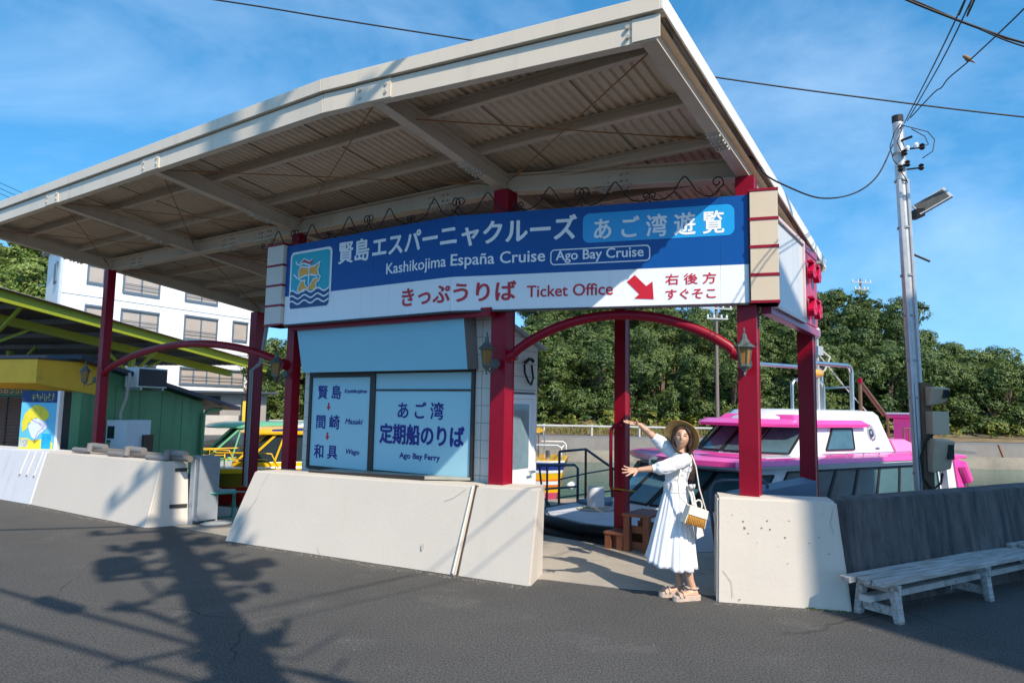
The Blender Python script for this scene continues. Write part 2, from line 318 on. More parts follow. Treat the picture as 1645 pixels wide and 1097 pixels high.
m = MB()
for k in range(60):
    t = random.random(); p = W(2.9 + .3 * t, .63 + .10 * t - random.random() * .03, 0); r = random.uniform(.006, .016)
    m.lathe([(r, 0), (r * .8, r * .5), (r * .2, r * .8)], 6, p)
tag(m.build('moss', MOSS), 'green moss growing along the foot of the white wall by the bench', 'moss', kind='stuff')
# black hinge sockets let into the end of the left wall, and the grey flood gate channel
m = MB(); o1 = W(-5.0, -.68, .0)
le, he = [(-5.13, -.93, 0), (-4.93, -.42, 0)], [(-5.15, -.73, .872), (-5.03, -.41, .872)]
for f0, f1, fz in ((.52, .95, .86), (.50, .96, .30)):
    mm = MB(); mm.bar(on_front(le, he, f0, fz, .003) - w1.location, on_front(le, he, f1, fz, .003) - w1.location, .012, .05); mm.build('hinge_socket', mat('black socket', (.03, .028, .026), .6), w1)
# ------------------------------------------------------------------ ferry landing canopy
CAN = thing('ferry_landing_canopy', 'large cream steel canopy on dark red posts over the ferry ticket window', 'canopy', W(0, 0), RZ)
ZB = lambda b: 4.06 - 0.123 * b          # underside of the beams
UL, UR, BR = -8.86, 2.50, 4.35
def front(u): return -2.0 if u < -.57 else -2.0 + (u + .57) / (2.5 + .57) * .36
# corrugated sheet
m = MB(); n = int((UR - UL) / 0.036); prof = [(0, 0), (1, 0), (1.6, .022), (2.4, .022)]
us = []; x = UL
while x < UR - .1:
    us += [(x, 0), (x + .034, 0), (x + .05, .024), (x + .078, .024)]; x += .094
us.append((UR, 0))
for (uu, dz) in us:
    for b in (front(uu) + .03, BR - .05): m.v.append(Vector((uu, b, ZB(b) + .285 + dz)))
for (uu, dz) in us:
    for b in (front(uu) + .03, BR - .05): m.v.append(Vector((uu, b, ZB(b) + .297 + dz)))
k = len(us) * 2
for i in range(len(us) - 1):
    a = 2 * i; m.f += [(a, a + 2, a + 3, a + 1), (k + a, k + a + 1, k + a + 3, k + a + 2)]
    m.f += [(a, k + a, k + a + 2, a + 2), (a + 1, a + 3, k + a + 3, k + a + 1)]
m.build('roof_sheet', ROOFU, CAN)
# sheet lap lines, drawn as thin dark bars
m = MB()
for uu in [UL + .9 + .94 * i for i in range(12)]:
    if uu < UR - .2: m.bar((uu, front(uu) + .1, ZB(front(uu) + .1) + .283), (uu, BR - .1, ZB(BR - .1) + .283), .008, .006)
m.build('lap_seam', mat('dark lap line', (0.16, 0.13, 0.1), .8), CAN)
# fascia channel (two straight runs meeting at the bend) and gutter lip
def chan(p, q, name, h=.176, wd=.075, mt=CREAM):
    p = Vector(p); q = Vector(q); d = (q - p).normalized(); nrm = Vector((d.y, -d.x, 0)).normalized()
    m = MB(); c = Vector((0, 0, h / 2))
    m.bar(p + c, q + c, .012, h); m.bar(p - nrm * wd / 2 + Vector((0, 0, .006)), q - nrm * wd / 2 + Vector((0, 0, .006)), wd, .012)
    m.bar(p - nrm * wd / 2 + Vector((0, 0, h - .006)), q - nrm * wd / 2 + Vector((0, 0, h - .006)), wd, .012)
    return m.build(name, mt, CAN, bevel=.003)
zf = ZB(-2.0)
chan((UL, -2.0, zf), (-.574, -2.0, zf), 'fascia'); chan((-.57, -2.0, zf), (UR - .05, front(UR) , ZB(front(UR)) ), 'fascia')
m = MB(); g = .03
for (p, q) in (((UL, -2.0), (-.575, -2.0)), ((-.57, -2.0), (UR, front(UR)))):
    zp, zq = ZB(p[1]) + .245, ZB(q[1]) + .245
    m.bar((p[0], p[1] - g, zp), (q[0], q[1] - g, zq), .02, .115); m.bar((p[0], p[1] - g + .06, zp + .05), (q[0], q[1] - g + .06, zq + .05), .12, .012)
    m.bar((p[0], p[1] - g + .055, zp - .054), (q[0], q[1] - g + .055, zq - .054), .10, .008)
m.build('gutter', CREAM, CAN, bevel=.003)
# edge flashings: right, left and rear
m = MB(); fr = front(UR) - g
m.bar((UR + .01, fr, ZB(fr) + .25), (UR + .01, BR, ZB(BR) + .25), .014, .125); m.bar((UR - .04, fr, ZB(fr) + .31), (UR - .04, BR, ZB(BR) + .31), .10, .01)
m.build('edge_flashing', mat('pale flashing', (0.72, 0.70, 0.66), .4), CAN)
m = MB(); m.bar((UL - .01, -2.05, ZB(-2.05) + .25), (UL - .01, BR, ZB(BR) + .25), .014, .125); m.build('edge_flashing', CREAM, CAN)
m = MB(); m.bar((UL, BR + .03, ZB(BR) + .23), (UR, BR + .03, ZB(BR) + .23), .02, .15); m.build('rear_fascia', CREAM, CAN)
def hbeam(p, q, name, h=.178, wd=.115, flip=0):
    m = MB(); p = Vector(p); q = Vector(q)
    for dz, t, w_ in ((.006, .012, wd), (h - .006, .012, wd)):
        m.bar(p + Vector((0, 0, dz)), q + Vector((0, 0, dz)), w_, t)
    m.bar(p + Vector((0, 0, h / 2)), q + Vector((0, 0, h / 2)), .012, h - .024)
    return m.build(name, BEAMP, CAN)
BEAMS = [-8.75, -6.0, -3.5, 0.0, 2.40]
def bolts(m, c, du, db, nu, nb, r=.011, h=.022, dz=-1):
    for i in range(nu):
        for j in range(nb):
            p = Vector(c) + Vector((du * (i - (nu - 1) / 2), db * (j - (nb - 1) / 2), 0)); p.z = c[2] - .123 * db * (j - (nb - 1) / 2)
            m.tube([p, p + Vector((0, 0, dz * h))], r, 6)
for uu in BEAMS:
    b0 = front(uu) + .02
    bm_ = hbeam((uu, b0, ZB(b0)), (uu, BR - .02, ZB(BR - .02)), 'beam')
    bm_['label'] = 'cantilever roof beam with bolted splice'
    m = MB(); off = -.55 if uu < 2 else -.1
    m.bar((uu, off - .16, ZB(off - .16) - .004), (uu, off + .16, ZB(off + .16) - .004), .126, .008)
    bolts(m, (uu, off, ZB(off) - .008), .034, .05, 4, 2); bolts(m, (uu, off + .12, ZB(off + .12) - .008), .034, .05, 4, 2); bolts(m, (uu, off - .12, ZB(off - .12) - .008), .034, .05, 4, 1)
    m.build('splice_plate', BOLT, bm_)
    # end plate on the fascia with bolts
    if uu > -8:
        m = MB(); f = front(uu); sl = (.36 / 3.07 if uu > -.5 else 0)
        for s in (-1, 1):
            if uu > 2 and s > 0: continue
            for dz in (.055, .125):
                a = Vector((uu + s * .14, f + s * .14 * sl - .006, ZB(f) + dz)); m.tube([a, a + Vector((0, -.02, 0))], .016, 6)
        m.build('fascia_bolt', BOLT, bm_)
        m = MB(); w_ = .19 if uu < 2 else .11
        m.bar((uu - w_, f - w_ * sl - .010, ZB(f) + .088), (uu + (w_ if uu < 2 else .09), f + (w_ if uu < 2 else .09) * sl - .010, ZB(f) + .088), .01, .168); m.build('fascia_plate', CREAM, bm_, bevel=.002)
# purlins between beams
for b in (-1.25, -.47, .3, 1.1, 1.9, 2.7, 3.5):
    m = MB(); z = ZB(b) + .172; A_, B_ = UL + .1, UR - .08     # C section opening towards the road
    m.bar((A_, b + .03, z + .055), (B_, b + .03, z + .055), .004, .11); m.bar((A_, b, z + .002), (B_, b, z + .002), .06, .004); m.bar((A_, b, z + .108), (B_, b, z + .108), .06, .004); m.bar((A_, b - .03, z + .010), (B_, b - .03, z + .010), .004, .020)
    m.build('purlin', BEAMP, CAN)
# girders along the posts
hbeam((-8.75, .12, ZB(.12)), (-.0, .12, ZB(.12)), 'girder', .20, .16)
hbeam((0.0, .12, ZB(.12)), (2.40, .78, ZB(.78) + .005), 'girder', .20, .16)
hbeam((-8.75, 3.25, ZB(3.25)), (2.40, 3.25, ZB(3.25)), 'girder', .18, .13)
for (uu, b) in ((-7.9, .12), (-5.2, .12), (-4.3, .12), (-1.0, .12), (1.15, .43)):
    m = MB(); m.bar((uu - .2, b, ZB(b) - .005), (uu + .2, b, ZB(b) - .005), .15, .01)
    for s in (-.14, -.07, .07, .14):
        for t in (-.045, .045): m.tube([(uu + s, b + t, ZB(b) - .008), (uu + s, b + t, ZB(b) - .032)], .012, 6)
    for s in (-.14, -.07, .07, .14):
        for dz in (.06, .13): m.tube([(uu + s, b - .004, ZB(b) + dz), (uu + s, b - .03, ZB(b) + dz)], .012, 6)
    m.build('girder_splice', BOLT, CAN)
# rusty cross rods
for (u0, u1) in ((-8.7, -6.05), (-5.95, -3.55), (-3.45, -.05), (.05, 2.35)):
    for (ba, bb) in ((-1.85, .02), (.2, 3.2)):
        if u0 > 0: ba = .7 if ba > 0 else -1.45
        for s in (0, 1):
            p = (u0 if s else u1, ba if u0 < 0 or not s or ba > 0 else ba, ZB(ba) + .07); q = (u1 if s else u0, bb, ZB(bb) + .07)
            m = MB(); m.tube([p, q], .006, 6); t = Vector(p).lerp(Vector(q), .85); t2 = Vector(p).lerp(Vector(q), .93); m.tube([t, t2], .013, 6)
            m.build('tie_rod', RUST, CAN)
# posts: hollow crimson square sections with welded flange edges
def post(uu, b, z1, s=.2, z0=-.05, rot=0.0):
    m = MB(); h = s / 2
    m.box(-h, h, -h + .012, h - .012, z0, z1)
    for e in (-1, 1): m.box(-h - .006, h + .006, e * (h - .006) - .006, e * (h - .006) + .006, z0, z1)
    me = Matrix.Translation((uu, b, 0)) @ Matrix.Rotation(rot, 4, 'Z')
    m.v = [me @ v for v in m.v]
    o = m.build('post', RED, CAN, bevel=.003); return o
POSTS = [(-8.75, .08), (-3.5, .10), (0, .02), (2.42, .72)]
post(-8.75, .08, ZB(.08), .140); post(-3.53, .12, ZB(.1), .135); post(0.01, .06, ZB(.06), .178); post(2.41, .74, ZB(.74) + .005, .165, rot=R(5))
post(-8.75, 3.2, ZB(3.2), .215); post(2.45, 3.22, ZB(3.22), .17); post(.36, 2.30, ZB(2.30) + .0, .145, z0=-1.5)
# arched braces
def arch(P, Q, rise, name='arch', n=22, r=.05):
    m = MB(); P = Vector(P); Q = Vector(Q); path = []
    for i in range(n + 1):
        t = i / n; p = P.lerp(Q, t); p.z += rise * (1 - (2 * t - 1) ** 2) ** .85; path.append(p)
    m.tube(path, r, 12)
    for e in (P, Q):
        d = (Q - P).normalized() * (.03 if e is P else -.03); m.tube([e - d, e + d * 2.5 + Vector((0, 0, .04))], r * 1.25, 12)
    return m.build(name, RED, CAN, smooth=True, auto=50)
arch((-8.64, .05, 2.19), (-3.6, .05, 2.21), .40, r=.055); arch((.10, .05, 2.22), (2.33, .72, 2.23), .43, r=.05)
# frame under the sign and down pipe at the back left
m = MB(); m.bar((-3.27, -.12, 2.70), (-.0, -.12, 2.70), .1, .09); m.build('sign_rail', RED, CAN)
m = MB(); m.bar((2.54, .9, 2.69), (2.54, 3.35, 2.69), .1, .09); m.bar((2.54, 2.4, 3.66), (2.54, 3.35, 3.66), .08, .08); m.build('sign_rail', mat('faded crimson rail', (.30, .03, .10), .35), CAN, bevel=.004)
m = MB(); m.tube([(-8.3, 3.12, 3.4), (-8.35, 3.05, 2.55), (-8.62, 3.02, 2.38), (-8.62, 3.02, -.05)], .04, 10); m.build('down_pipe', mat('grey plastic pipe', (.34, .33, .31), .4), CAN, smooth=True, auto=50)

# ------------------------------------------------------------------ lettering
def text_obj(body, s0, s1, v0, v1, fmap, mt, name, parent, bold=0.0, shear=0.0, split=None, spacing=1.0, off=0.0):
    """flat lettering fitted to the box s0..s1, v0..v1 of a board and laid on it by fmap(s, v, off)"""
    c = bpy.data.curves.new('lettering', 'FONT'); c.body = body; c.resolution_u = 3; c.shear = shear; c.space_character = spacing
    o = bpy.data.objects.new('lettering_tmp', c); COL.objects.link(o)
    dg = bpy.context.evaluated_depsgraph_get(); me = bpy.data.meshes.new_from_object(o.evaluated_get(dg), depsgraph=dg)
    bpy.data.objects.remove(o)
    bm = bmesh.new(); bm.from_mesh(me); bpy.data.meshes.remove(me)
    xs = [v.co.x for v in bm.verts]; ys = [v.co.y for v in bm.verts]; x0, x1, y0, y1 = min(xs), max(xs), min(ys), max(ys)
    for v in bm.verts:
        v.co = Vector((s0 + (v.co.x - x0) / (x1 - x0) * (s1 - s0), v0 + (v.co.y - y0) / (y1 - y0) * (v1 - v0), 0))
    if bold > 0:          # heavier strokes: the outline repeated a little to each side
        d = bold * (v1 - v0) * 1.35; base = bm.copy(); bmv = []
        for i, (ax, ay) in enumerate(((-1, 0), (1, 0), (0, -.8), (0, .8), (-.7, -.6), (.7, .6), (-.7, .6), (.7, -.6))):
            tmp = bpy.data.meshes.new('t'); base.to_mesh(tmp); n0 = len(bm.verts); bm.from_mesh(tmp); bm.verts.ensure_lookup_table(); bpy.data.meshes.remove(tmp)
            for v in bm.verts[n0:]: v.co += Vector((ax * d, ay * d, .00012 * (i + 1)))
        base.free()
    if split is not None and s0 < split < s1:
        bmesh.ops.bisect_plane(bm, geom=bm.verts[:] + bm.edges[:] + bm.faces[:], plane_co=(split, 0, 0), plane_no=(1, 0, 0))
    for v in bm.verts: v.co = fmap(v.co.x, v.co.y, off + v.co.z)
    bmesh.ops.recalc_face_normals(bm, faces=bm.faces[:])
    me = bpy.data.meshes.new(name); bm.to_mesh(me); bm.free(); me.materials.append(mt)
    ob = bpy.data.objects.new(name, me); COL.objects.link(ob); ob.parent = parent; return ob
def flat(pts, fmap, mt, name, parent, off=0.0, split=None):
    bm = bmesh.new(); vs = [bm.verts.new((p[0], p[1], 0)) for p in pts]; bm.faces.new(vs)
    if split is not None: bmesh.ops.bisect_plane(bm, geom=bm.verts[:] + bm.edges[:] + bm.faces[:], plane_co=(split, 0, 0), plane_no=(1, 0, 0))
    bmesh.ops.triangulate(bm, faces=bm.faces[:])
    for v in bm.verts: v.co = fmap(v.co.x, v.co.y, off)
    me = bpy.data.meshes.new(name); bm.to_mesh(me); bm.free(); me.materials.append(mt)
    ob = bpy.data.objects.new(name, me); COL.objects.link(ob); ob.parent = parent; return ob
def rrect(s0, s1, v0, v1, r, n=6):
    out = []
    for cx_, cy_, a0 in ((s1 - r, v1 - r, 0), (s0 + r, v1 - r, 90), (s0 + r, v0 + r, 180), (s1 - r, v0 + r, 270)):
        for i in range(n + 1):
            a = R(a0 + 90 * i / n); out.append((cx_ + r * math.cos(a), cy_ + r * math.sin(a)))
    return out
def ring_flat(outer, inner, fmap, mt, name, parent, off):
    m = MB(); n = len(outer)
    m.v = [fmap(p[0], p[1], off) for p in outer] + [fmap(p[0], p[1], off) for p in inner]
    m.f = [(i, (i + 1) % n, n + (i + 1) % n, n + i) for i in range(n)]
    return m.build(name, mt, parent, recalc=False)
def stroke_flat(path, wd, fmap, mt, name, parent, off):
    m = MB(); pts = [Vector((p[0], p[1], 0)) for p in path]; n = len(pts)
    ws = wd if isinstance(wd, list) else [wd] * n
    for i in range(n):
        d = (pts[min(i + 1, n - 1)] - pts[max(i - 1, 0)]).normalized(); q = Vector((-d.y, d.x, 0)) * ws[i] / 2
        a, b = pts[i] + q, pts[i] - q; m.v += [fmap(a.x, a.y, off), fmap(b.x, b.y, off)]
    m.f = [(2 * i, 2 * i + 1, 2 * i + 3, 2 * i + 2) for i in range(n - 1)]
    return m.build(name, mt, parent, recalc=False)

# ------------------------------------------------------------------ the long blue and white sign board (bent once, like the canopy)
SIGN = thing('sign_board', 'long blue and white cruise sign board hanging across the canopy front', 'sign', W(-3.27, -.27, 2.72), RZ)
DU, DB = .956787, .289489
def SG(s, v, off=0.0):          # sign coordinates -> local coordinates of SIGN
    if s <= 2.81: p = Vector((s, 0, v)); n = Vector((0, -1, 0))
    else: p = Vector((2.81 + (s - 2.81) * DU, (s - 2.81) * DB, v)); n = Vector((DB, -DU, 0))
    return p + n * off
SL, SH, VB = 5.86, 1.046, 0.372
SBLUE = mat('sign blue', (0.002, 0.070, 0.285), 0.32, var=0.04, scale=1.5, spec=0.3)
SWHITE = mat('sign white', (0.80, 0.81, 0.83), 0.25, var=0.02, scale=1.5, streak=((0.66, 0.66, 0.66), .25, 6))
SCYAN = mat('sign cyan', (0.01, 0.30, 0.66), 0.22, var=0.04); STEAL = mat('sign teal', (0.01, 0.36, 0.46), 0.25, var=0.03)
SRED = mat('sign red', (0.52, 0.003, 0.014), 0.35, var=0.03); SNAVY = mat('sign navy', (0.008, 0.03, 0.16), 0.3, var=0.03)
SYEL = mat('sign amber', (0.80, 0.36, 0.01), 0.3, var=0.04); NAVYTXT = mat('navy lettering', (0.008, 0.012, 0.20), 0.4, var=.02)
def panel(s0, s1, v0, v1, mt, name, th=.05, parent=SIGN):
    m = MB(); c = []
    for off in (0, -th):
        c.append([SG(s0, v0, off), SG(s1, v0, off), SG(s1, v1, off), SG(s0, v1, off)])
    a, b = c; m.add(a + b, [(0, 1, 2, 3), (7, 6, 5, 4), (0, 4, 5, 1), (1, 5, 6, 2), (2, 6, 7, 3), (3, 7, 4, 0)])
    return m.build(name, mt, parent)
for s0, s1 in ((0, 1.62), (1.622, 2.808), (2.812, 5.60), (5.602, SL)):
    panel(s0, s1, VB, SH, SBLUE, 'blue_panel'); panel(s0, s1, 0, VB - .001, SWHITE, 'white_panel')
m = MB(); m.bar(SG(0, -.01, -.02), SG(2.81, -.01, -.02), .07, .02); m.bar(SG(2.815, -.01, -.02), SG(SL, -.01, -.02), .07, .02); m.build('bottom_trim', DARKMET, SIGN)
# ship emblem
def EM(x, y):   # emblem zoom pixels -> sign coordinates
    s = .087 + (x - 235 + (y - 180) * .032) / 560 * .80; v = .948 - (y - 180 + (x - 235) * .152) / 775 * .76
    return (s, v)
flat(rrect(.087, .89, .187, .945, .07), SG, SWHITE, 'emblem_border', SIGN, .003)
flat(rrect(.118, .855, .20, .915, .05), SG, STEAL, 'emblem_ground', SIGN, .005)
def wavy(y, a=.022, n=30, ph=0): return [(.112 + .75 * i / n, y + a * math.sin(i / n * 3 * 2 * math.pi + ph)) for i in range(n + 1)]
top = wavy(.415, .022, 36, .6)
flat([(.112, .235), (.13, .2), (.83, .2), (.862, .235)] + top[::-1], SG, SNAVY, 'emblem_sea', SIGN, .007)
for y in (.415, .345, .275): stroke_flat(wavy(y, .022, 36, .6), .020, SG, SWHITE, 'emblem_wave', SIGN, .010)
P = lambda L_: [EM(*p) for p in L_]
flat(P([(345, 690), (375, 610), (385, 560), (430, 560), (440, 620), (480, 650), (520, 600), (555, 530), (630, 520), (620, 560), (590, 580), (590, 650), (540, 675), (480, 670), (400, 705)]), SG, SYEL, 'emblem_hull', SIGN, .009)
flat(P([(370, 385), (490, 385), (490, 480), (365, 525), (360, 450)]), SG, SYEL, 'emblem_sail', SIGN, .009)
flat(P([(505, 385), (640, 335), (612, 400), (620, 465), (505, 475)]), SG, SYEL, 'emblem_sail', SIGN, .009)
flat(P([(370, 325), (415, 275), (450, 285), (490, 305), (520, 270), (545, 275), (535, 325), (480, 330), (440, 310)]), SG, SRED, 'emblem_flag', SIGN, .009)
for path, wd in (([(315, 300), (330, 340), (370, 350), (420, 325), (470, 340), (520, 355)], .02), ([(370, 330), (430, 262), (480, 290), (510, 300), (540, 262)], .014), ([(495, 340), (495, 480), (490, 610)], .020),
                 ([(370, 370), (440, 375), (500, 380), (580, 350), (650, 300)], .018), ([(372, 380), (350, 450), (365, 530), (385, 570), (350, 650), (335, 690), (370, 715), (440, 690)], .02),
                 ([(285, 480), (330, 520), (385, 560), (450, 555)], .02), ([(365, 530), (440, 490), (520, 475), (610, 485)], .02), ([(640, 330), (612, 400), (625, 470), (650, 495), (630, 550), (590, 575), (595, 640), (560, 670)], .02), ([(440, 560), (440, 610), (480, 650), (520, 600), (555, 530), (620, 515)], .016)):
    stroke_flat(P(path), wd, SG, SWHITE, 'emblem_line', SIGN, .012)
# words
TW = SWHITE
text_obj('賢島', 1.010, 1.536, .700, .968, SG, TW, 'lettering', SIGN, .020, off=.004)
text_obj('エスパーニャクルーズ', 1.60, 4.185, .708, .968, SG, TW, 'lettering', SIGN, .024, split=2.81, off=.004)
text_obj('Kashikojima España Cruise', 1.835, 3.857, .455, .62, SG, TW, 'lettering', SIGN, .012, split=2.81, off=.004)
text_obj('Ago Bay Cruise', 3.975, 4.870, .465, .597, SG, TW, 'lettering', SIGN, .014, off=.004)
ring_flat(rrect(3.915, 4.937, .447, .612, .045), rrect(3.927, 4.925, .459, .600, .035), SG, TW, 'lettering_frame', SIGN, .004)
flat(rrect(4.255, 5.735, .662, .968, .07), SG, SCYAN, 'cyan_plate', SIGN, .003)
text_obj('あ ご 湾 遊 覧', 4.375, 5.637, .69, .912, SG, TW, 'lettering', SIGN, .018, off=.006)
text_obj('きっぷうりば', 2.10, 3.545, .100, .300, SG, SRED, 'lettering', SIGN, .026, split=2.81, off=.004)
text_obj('Ticket Office', 3.67, 4.565, .122, .243, SG, SRED, 'lettering', SIGN, .016, off=.004)
flat([(4.706, .245), (4.784, .311), (4.896, .196), (4.958, .239), (4.969, .062), (4.78, .074), (4.829, .118)], SG, SRED, 'arrow', SIGN, .004)
text_obj('右 後 方', 5.084, 5.56, .200, .306, SG, SRED, 'lettering', SIGN, .012, off=.004)
text_obj('すぐそこ', 5.084, 5.555, .055, .153, SG, SRED, 'lettering', SIGN, .016, off=.004)
# end pillars with red bands
CLAD = mat('cream cladding', (0.58, 0.475, 0.345), 0.55, var=0.05, scale=2, streak=((0.50, 0.40, 0.27), .4, 6))
CLADG = mat('grey beige cladding', (0.60, 0.56, 0.51), 0.55, var=0.05, scale=2)
def pillar(s0, s1, mt, dep=.22, v0=-.01, v1=1.06):
    f = lambda s, o_: SG(s, 0, o_).xy
    m = MB(); poly = [f(s0, .05), f(s1, .05), f(s1, -dep), f(s0, -dep)]; m.prism(poly, v0, v1)
    o = m.build('end_pillar', mt, SIGN, bevel=.004)
    for v in [v0 + .0] + [v0 + (v1 - v0) * k / 4 for k in (1, 2, 3)] + [v1]:
        m = MB(); e = .006; poly = [f(s0 - e, .05 + e), f(s1 + e, .05 + e), f(s1 + e, -dep - e), f(s0 - e, -dep - e)]
        hh = .028 if 0 < v < 1 else .05
        m.prism(poly, v - (hh / 2 if 0 < v < 1 else 0), v + hh / 2); m.build('red_band', RED, o)
    return o
pillar(SL + .012, SL + .262, CLAD); pillar(-.345, -.012, CLADG)
m = MB(); m.prism([SG(SL, 0, .02).xy, SG(SL + .012, 0, .02).xy, SG(SL + .012, 0, -.1).xy, SG(SL, 0, -.1).xy], 0, SH); m.build('shadow_gap', BLACKIRON, SIGN)

# ------------------------------------------------------------------ wrought iron scrolls standing on the sign
SCR = thing('scroll_ornament', 'black wrought iron scrollwork running along the top of the blue sign', 'ornament', W(-3.27, -.27, 2.72 + SH), RZ)
def spiral(cx_, cz, r, turns, a0, sgn, n=26):
    return [(cx_ + sgn * r * (1 - .72 * i / n) * math.cos(a0 + turns * 6.283 * i / n), cz + r * (1 - .72 * i / n) * math.sin(a0 + turns * 6.283 * i / n)) for i in range(n + 1)]
def tub(m, path, r=.0065): m.tube([SG(p[0], p[1], -.03) for p in path], r, 6)
for k in range(9):
    s = -.25 + k * .69; m = MB()
    if s > 5.6: break
    for sg in (-1, 1):           # a peak with two long tails sweeping down into scrolls
        tall = (k % 2 == 0) == (sg > 0); r = .065 if tall else .040
        base = [(s + .015 * sg, .235), (s + .05 * sg, .19), (s + .11 * sg, .09), (s + .18 * sg, .035), (s + .25 * sg, .02)]
        sc = [(s + .30 * sg, .04 if tall else .03)] + spiral(s + .345 * sg - .06 * sg * 0 - .035 * sg, (.16 if tall else .075), r, 1.25, -1.2, sg, 24)
        tub(m, [p for p in base] + sc)
    tub(m, [(s - .015, .235), (s, .245), (s + .015, .235)])
    m.build('scroll', BLACKIRON, SCR, smooth=True)
m = MB()
for s in [.1 + .69 * k for k in range(9)]:
    m.tube([SG(s, -.005, -.03), SG(s, .03, -.03)], .008, 6)
m.build('scroll_foot', BLACKIRON, SCR)

# ------------------------------------------------------------------ blank grey side sign and red cut out lettering behind it
SS = thing('side_sign', 'blank grey framed sign panel on the right end of the canopy', 'sign', W(2.6, 1.05, 2.74), RZ)
SGREY = mat('blank sign grey', (0.56, 0.57, 0.58), 0.35, var=0.04, scale=2, streak=((0.45, .45, .44), .4, 6))
m = MB(); m.box(-.07, 0, 0, 1.3, .0, .90); m.build('blank_panel', SGREY, SS)
PKF = mat('pinkish frame', (0.62, 0.47, 0.45), 0.4)
m = MB(); m.box(-.08, .025, -.02, 1.33, .88, .92); m.box(-.08, .025, -.02, 1.33, -.03, .008); m.box(-.08, .025, 1.29, 1.33, .009, .879); m.build('panel_frame', PKF, SS, bevel=.003)
SR_ = thing('red_letter_sign', 'row of red raised letters between two rails behind the grey side sign', 'sign', W(2.6, 2.42, 2.74), RZ)
REDL = mat('letter red', (0.45, 0.006, 0.05), 0.35)
m = MB()
for (yy_, zz, sc) in ((.28, .66, .11), (.28, .22, .12), (.62, .66, .11), (.62, .22, .12)):
    # letters seen edge-on: curled strokes standing 60 mm off the backing
    pth = [(yy_ - sc * .8, zz + sc * .75), (yy_ + sc * .3, zz + sc * .8), (yy_ - sc * .1, zz + sc * .1), (yy_ - sc * .75, zz - sc * .5), (yy_ - sc * .3, zz - sc), (yy_ + sc * .2, zz - sc * .3), (yy_ + sc * .75, zz + sc * .4), (yy_ + sc * .8, zz - sc * .5), (yy_ + sc * .3, zz - sc * .9)]
    for a, b in zip(pth[:-1], pth[1:]): m.bar((.03, a[0], a[1]), (.03, b[0], b[1]), .028, .07, (1, 0, 0))
m.build('lettering', REDL, SR_, bevel=.004)
m = MB(); m.box(-.05, -.03, 0, .93, .02, .9); m.build('backing', REDL, SR_)

# ------------------------------------------------------------------ wall lanterns on the posts
def lantern(loc, rz, label, broken=False):
    o = thing('wall_lantern', label, 'lantern', loc, rz, 'lanterns on the red posts')
    GR = mat('verdigris metal', (0.10, 0.12, 0.11), 0.55, metal=0.4, var=0.3, scale=14); AM = mat('amber lantern glass', (0.26, 0.12, 0.02), 0.2, var=0.25, scale=12)
    m = MB(); m.lathe([(.002, .30), (.012, .27), (.006, .25), (.02, .235), (.03, .19), (.06, .15), (.092, .125), (.096, .115), (.07, .113)], 6); m.build('lantern_roof', GR, o)
    m = MB(); m.lathe([(.042, -.04), (.062, .112)], 6); m.build('glass', AM, o)
    m = MB()
    for k in range(6):
        a = k * math.pi / 3; m.tube([(.044 * math.cos(a), .044 * math.sin(a), -.045), (.065 * math.cos(a), .065 * math.sin(a), .116)], .006, 5)
    m.lathe([(.03, -.085), (.052, -.06), (.05, -.04), (.02, -.038)], 6); m.lathe([(.004, -.15), (.012, -.135), (.006, -.11), (.022, -.095), (.02, -.085)], 8)
    m.build('cage', GR, o)
    m = MB(); m.tube([(0, 0, -.07), (0, .06, -.12), (0, .12, -.10), (0, .15, -.06)], .010, 8); m.tube([(0, .145, -.03), (0, .165, -.03)], .055, 14); m.build('wall_bracket', GR, o, smooth=True, auto=40)
    return o
lantern(W(-8.68, -.25, 2.08), RZ, 'dark lantern on the red post beside the yellow awning')
lantern(W(-3.53, -.16, 2.12), RZ, 'amber lantern on the red post at the left edge of the ticket booth')
lantern(W(.02, -.24, 2.18), RZ, 'amber lantern on the red post at the right edge of the ticket window')
lantern(W(2.45, .45, 2.17), RZ + R(10), 'amber lantern on the sunlit red post above the woman')
# ------------------------------------------------------------------ ticket booth under the canopy
BLOCK = mat('pale block siding', (0.62, 0.58, 0.51), 0.7, var=0.05, scale=2, dirt=((0.5, .45, .38), .2, 5), bump=.1)
JOINT = mat('block joint', (0.30, 0.27, 0.23), .9)
BLUEP = mat('light blue board', (0.33, 0.58, 0.66), 0.38, var=0.03, scale=1.0)
WDOOR = mat('white door', (0.72, 0.73, 0.74), 0.4, var=.03)
BO = thing('ticket_booth', 'small pale block ticket booth with light blue windows under the canopy', 'booth', W(-.2, .15, 0), RZ)
# local x = u + .2, y = b - .15
m = MB(); m.hexa([(-3.1, 0, .02), (0, 0, .02), (0, .95, .02), (-3.1, .95, .02)], [(-3.1, 0, 2.72), (0, 0, 2.72), (0, .95, 2.42), (-3.1, .95, 2.42)])
m.build('booth_wall', BLOCK, BO)
m = MB(); m.hexa([(-3.14, -.03, 2.73), (.06, -.03, 2.73), (.06, 1.05, 2.40), (-3.14, 1.05, 2.40)], [(-3.14, -.03, 2.77), (.06, -.03, 2.77), (.06, 1.05, 2.44), (-3.14, 1.05, 2.44)]); m.build('booth_roof', GREYPAINT, BO)
m = MB()
for k in range(10):
    z = .95 + k * .19; m.box(-.24, -.001, -.0025, .004, z, z + .007); m.box(-3.1, -2.96, -.0025, .004, z, z + .007)
for k in range(5): z = 1.9 + k * .155; m.box(-.002, .0025, .02, .93, z, z + .008)
m.box(-.13, -.123, -.0025, .004, .9, 2.7)
m.build('joint', JOINT, BO)
def BM(s, v, off=0): return Vector((s + .2, -.012 - off, v))
